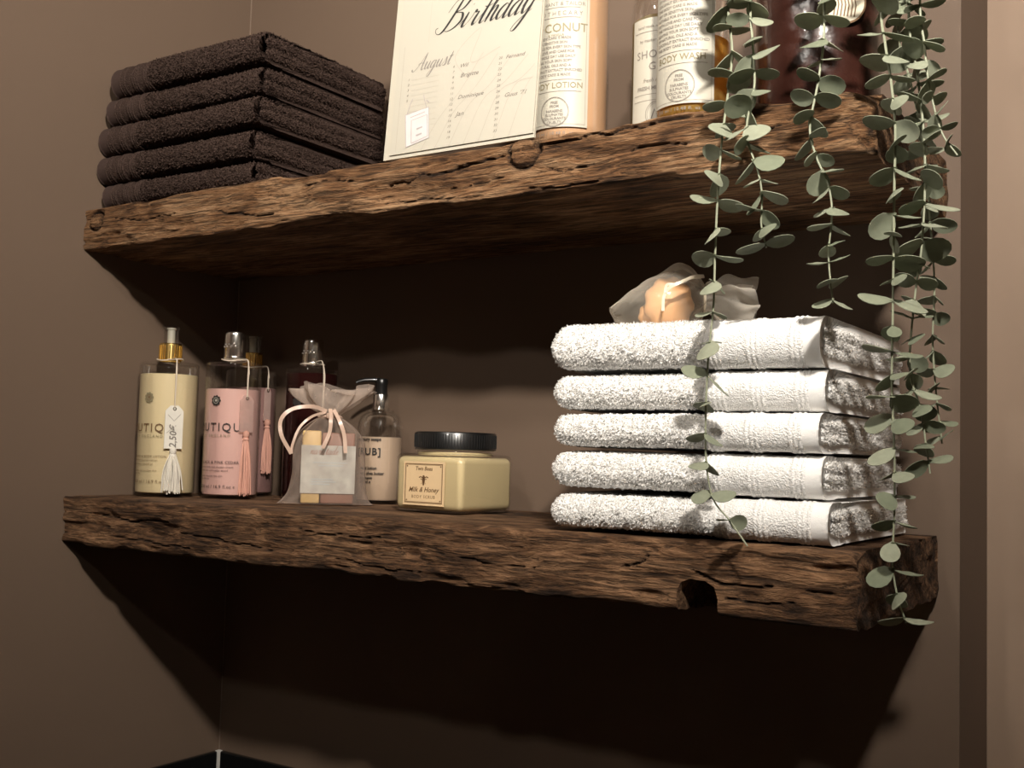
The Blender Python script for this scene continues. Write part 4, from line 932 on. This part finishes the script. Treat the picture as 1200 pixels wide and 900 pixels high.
# ------------------------------------------------------------------ vase and eucalyptus
vx, vy = .936, -.1935
vs_ = thing('ceramic_vase', 'glossy oxblood ceramic vase with a round ivory medallion on the upper shelf', 'vase', (vx, vy, ZU+.0008), 0)
pr = [(.046, 0), (.050, .001), (.0525, .006), (.054, .04), (.0545, .08), (.0545, .12), (.054, .16), (.051, .19), (.047, .205), (.046, .215), (.048, .222), (.0465, .224), (.042, .222), (.040, .21), (.040, .12), (.005, .115)]
MB().lathe(pr, 72).build('body', M_VASE, vs_)
mc = at(1003, -12, -.258); dv = Vector((mc.x-vx, -.258-vy, 0)); da = math.atan2(dv.x, -dv.y)
md_ = MB().lathe([(.001, -.0012), (.0188, -.0012), (.0195, -.0004), (.0195, .0006), (.0188, .0012), (.001, .0012)], 40).build('medallion', M_DISC, vs_)
md_.rotation_euler = (PI/2, 0, da); md_.location = (.0565*math.sin(da), -.0565*math.cos(da), mc.z-ZU)
p = Print(); p.ring(0, 0, .0194, .0016, 48)
for k in range(7): p.line([(-.009+.003*k, -.013), (-.0075+.003*k, -.003), (-.009+.003*k, .004)], .0011)
p.text('No', 0, .005, .009)
o = mesh_obj('medallion_print', [(a, b, .0014) for a, b in p.V], p.F, M_TEXTB, md_, False)
MB().tube(crom([(0, -.0550, mc.z-ZU+.017), (.0, -.0552, .20), (.0, -.050, .214)], 6), .0008, 6).build('medallion_cord', M_CORD, vs_).rotation_euler = (0, 0, da)

def leaf_mesh(kind):
    n = 14; V = []; top = []
    asp, cup, pt = ((.92, .16, 0), (.80, .22, .06), (.66, .12, .12), (.98, .10, 0))[kind]
    rings = (1.0, .55)
    for rr in rings:
        for k in range(n):
            a = 2*PI*k/n; x = rr*.5*asp*math.sin(a); y = .54-rr*.5*math.cos(a)*(1+pt*(1 if math.cos(a) < 0 else 0))
            V.append((x, y, cup*(x*x*2.2+(y-.5)**2*.9)+.04*math.sin(y*3)))
    V.append((0, .54, .0)); V.append((0, -.10, .02)); th = .022; m = len(V)
    V += [(x, y, z-th) for x, y, z in V]; F = []
    for k in range(n):
        k2 = (k+1) % n; F += [(k, k2, n+k2, n+k), (n+k, n+k2, 2*n), (m+k2, m+k, m+n+k, m+n+k2), (m+n+k2, m+n+k, m+2*n), (k2, k, m+k, m+k2)]
    F += [(0, 1, 2*n+1), (n-1, 0, 2*n+1), (m+1, m, m+2*n+1), (m, m+n-1, m+2*n+1)]
    me = bpy.data.meshes.new('leaf'); me.from_pydata(V, [], F); me.update(); me.materials.append(M_LEAF); me.polygons.foreach_set('use_smooth', [True]*len(me.polygons)); me.set_sharp_from_angle(angle=math.radians(45)); return me
LM = [leaf_mesh(k) for k in range(4)]
eu = thing('trailing_eucalyptus', 'pale green eucalyptus trailing from the vase down past both shelves', 'plant', (vx, vy, ZU+.13))
EO = Vector(eu.location)
def strand(pix, sizes, seed, gap=0.0, n0=0.0):
    """pix: (u, v, y) down the hanging part; sizes: leaf length at top and tip"""
    rr = random.Random(seed)
    pts = [at(*q) for q in pix]
    top = pts[0]; ov = Vector((top.x, top.y, max(top.z+.06, ZU+.17)))
    d = Vector((vx-top.x, vy-top.y, 0)); rim = Vector((vx, vy, ZU+.245))-d.normalized()*.030 if d.length > .001 else Vector((vx, vy, ZU+.245))
    pre = [Vector((vx, vy, ZU+.135))-d.normalized()*.008, Vector((vx, vy, ZU+.20))-d.normalized()*.022, rim, rim.lerp(ov, .55)+Vector((0, 0, .018)), ov]
    line = crom([p_-EO for p_ in pre+pts], 10)
    st_ = MB().tube(line, .00125, 6, .55).build('stem', M_STEM, eu)
    # arc length along the hanging part only
    start = 10*(len(pre)-2); L_ = [0]
    seg = line[start:]
    for i in range(1, len(seg)): L_.append(L_[-1]+(seg[i]-seg[i-1]).length)
    tot = L_[-1]; s = n0; k = 0; prev_phi = rr.uniform(0, PI)
    while s < tot-.002:
        i = max(j for j in range(len(L_)) if L_[j] <= s); i = min(i, len(seg)-2); f = (s-L_[i])/max(L_[i+1]-L_[i], 1e-6)
        P_ = seg[i].lerp(seg[i+1], f); T_ = (seg[i+1]-seg[i]).normalized(); fr_ = s/tot
        sz = 1.28*(sizes[0]+(sizes[1]-sizes[0])*fr_)*rr.uniform(.82, 1.15)
        phi = prev_phi+PI/2+rr.uniform(-.5, .5); prev_phi = phi
        e1 = T_.cross(Vector((0, 1, 0))).normalized(); e2 = T_.cross(e1)
        for sg_ in (0, PI):
            a = phi+sg_+rr.uniform(-.25, .25); rad = e1*math.cos(a)+e2*math.sin(a)
            el = rr.uniform(-.25, .75); dr = (rad*math.cos(el)+T_*math.sin(el)).normalized()      # leaf points outwards and down the strand
            nz_ = (T_-dr*T_.dot(dr)).normalized(); roll = rr.uniform(-.85, .85); nz_ = (nz_*math.cos(roll)+dr.cross(nz_)*math.sin(roll)).normalized()
            xx = dr.cross(nz_)
            o = put(bpy.data.objects.new('leaf', LM[rr.choice((0, 0, 1, 1, 2, 3))]), st_)
            q = sz*rr.uniform(.85, 1.12); mm_ = Matrix.Identity(4)
            for r_ in range(3): mm_[r_][0] = xx[r_]*q; mm_[r_][1] = dr[r_]*q; mm_[r_][2] = nz_[r_]*q; mm_[r_][3] = P_[r_]
            o.matrix_local = mm_
        s += rr.uniform(.0145, .0195)*(.8+.25*(1-fr_))*(1+gap*fr_**1.5); k += 1
strand([(853, 0, -.305), (858, 60, -.305), (853, 110, -.306), (846, 165, -.308), (841, 230, -.310), (838, 300, -.310), (836, 360, -.312), (830, 420, -.312), (827, 490, -.310), (828, 545, -.309), (836, 585, -.308), (855, 610, -.308), (876, 640, -.309)], (.0185, .0145), 5, 1.0)
strand([(879, 0, -.312), (882, 50, -.312), (884, 100, -.314), (876, 140, -.316), (876, 165, -.318), (888, 200, -.318), (893, 230, -.318), (892, 262, -.318), (898, 290, -.318)], (.0200, .0150), 8)
strand([(966, 0, -.305), (965, 50, -.306), (958, 100, -.308), (949, 150, -.310), (957, 185, -.310), (970, 215, -.311), (975, 250, -.311), (971, 300, -.311), (976, 355, -.311)], (.0180, .0135), 12)
strand([(1032, 0, -.300), (1037, 50, -.302), (1044, 95, -.303), (1049, 150, -.305), (1048, 220, -.306), (1047, 300, -.307), (1046, 380, -.308), (1045, 450, -.308), (1048, 530, -.307), (1048, 600, -.306), (1046, 660, -.306), (1052, 700, -.306), (1062, 730, -.306)], (.0185, .0145), 21, .35)
strand([(1078, 0, -.285), (1083, 50, -.286), (1088, 95, -.287), (1097, 135, -.287), (1106, 160, -.287), (1122, 182, -.287)], (.0180, .0120), 33)
strand([(1065, 20, -.270), (1074, 80, -.272), (1082, 150, -.274), (1084, 215, -.276), (1080, 290, -.278), (1073, 340, -.280), (1066, 430, -.282), (1079, 480, -.282), (1085, 520, -.282), (1090, 555, -.282)], (.0185, .0130), 41)
strand([(1052, 30, -.240), (1068, 100, -.240), (1084, 180, -.242), (1090, 260, -.244), (1095, 330, -.245), (1093, 400, -.246), (1097, 460, -.246), (1104, 520, -.246)], (.0170, .0120), 55)
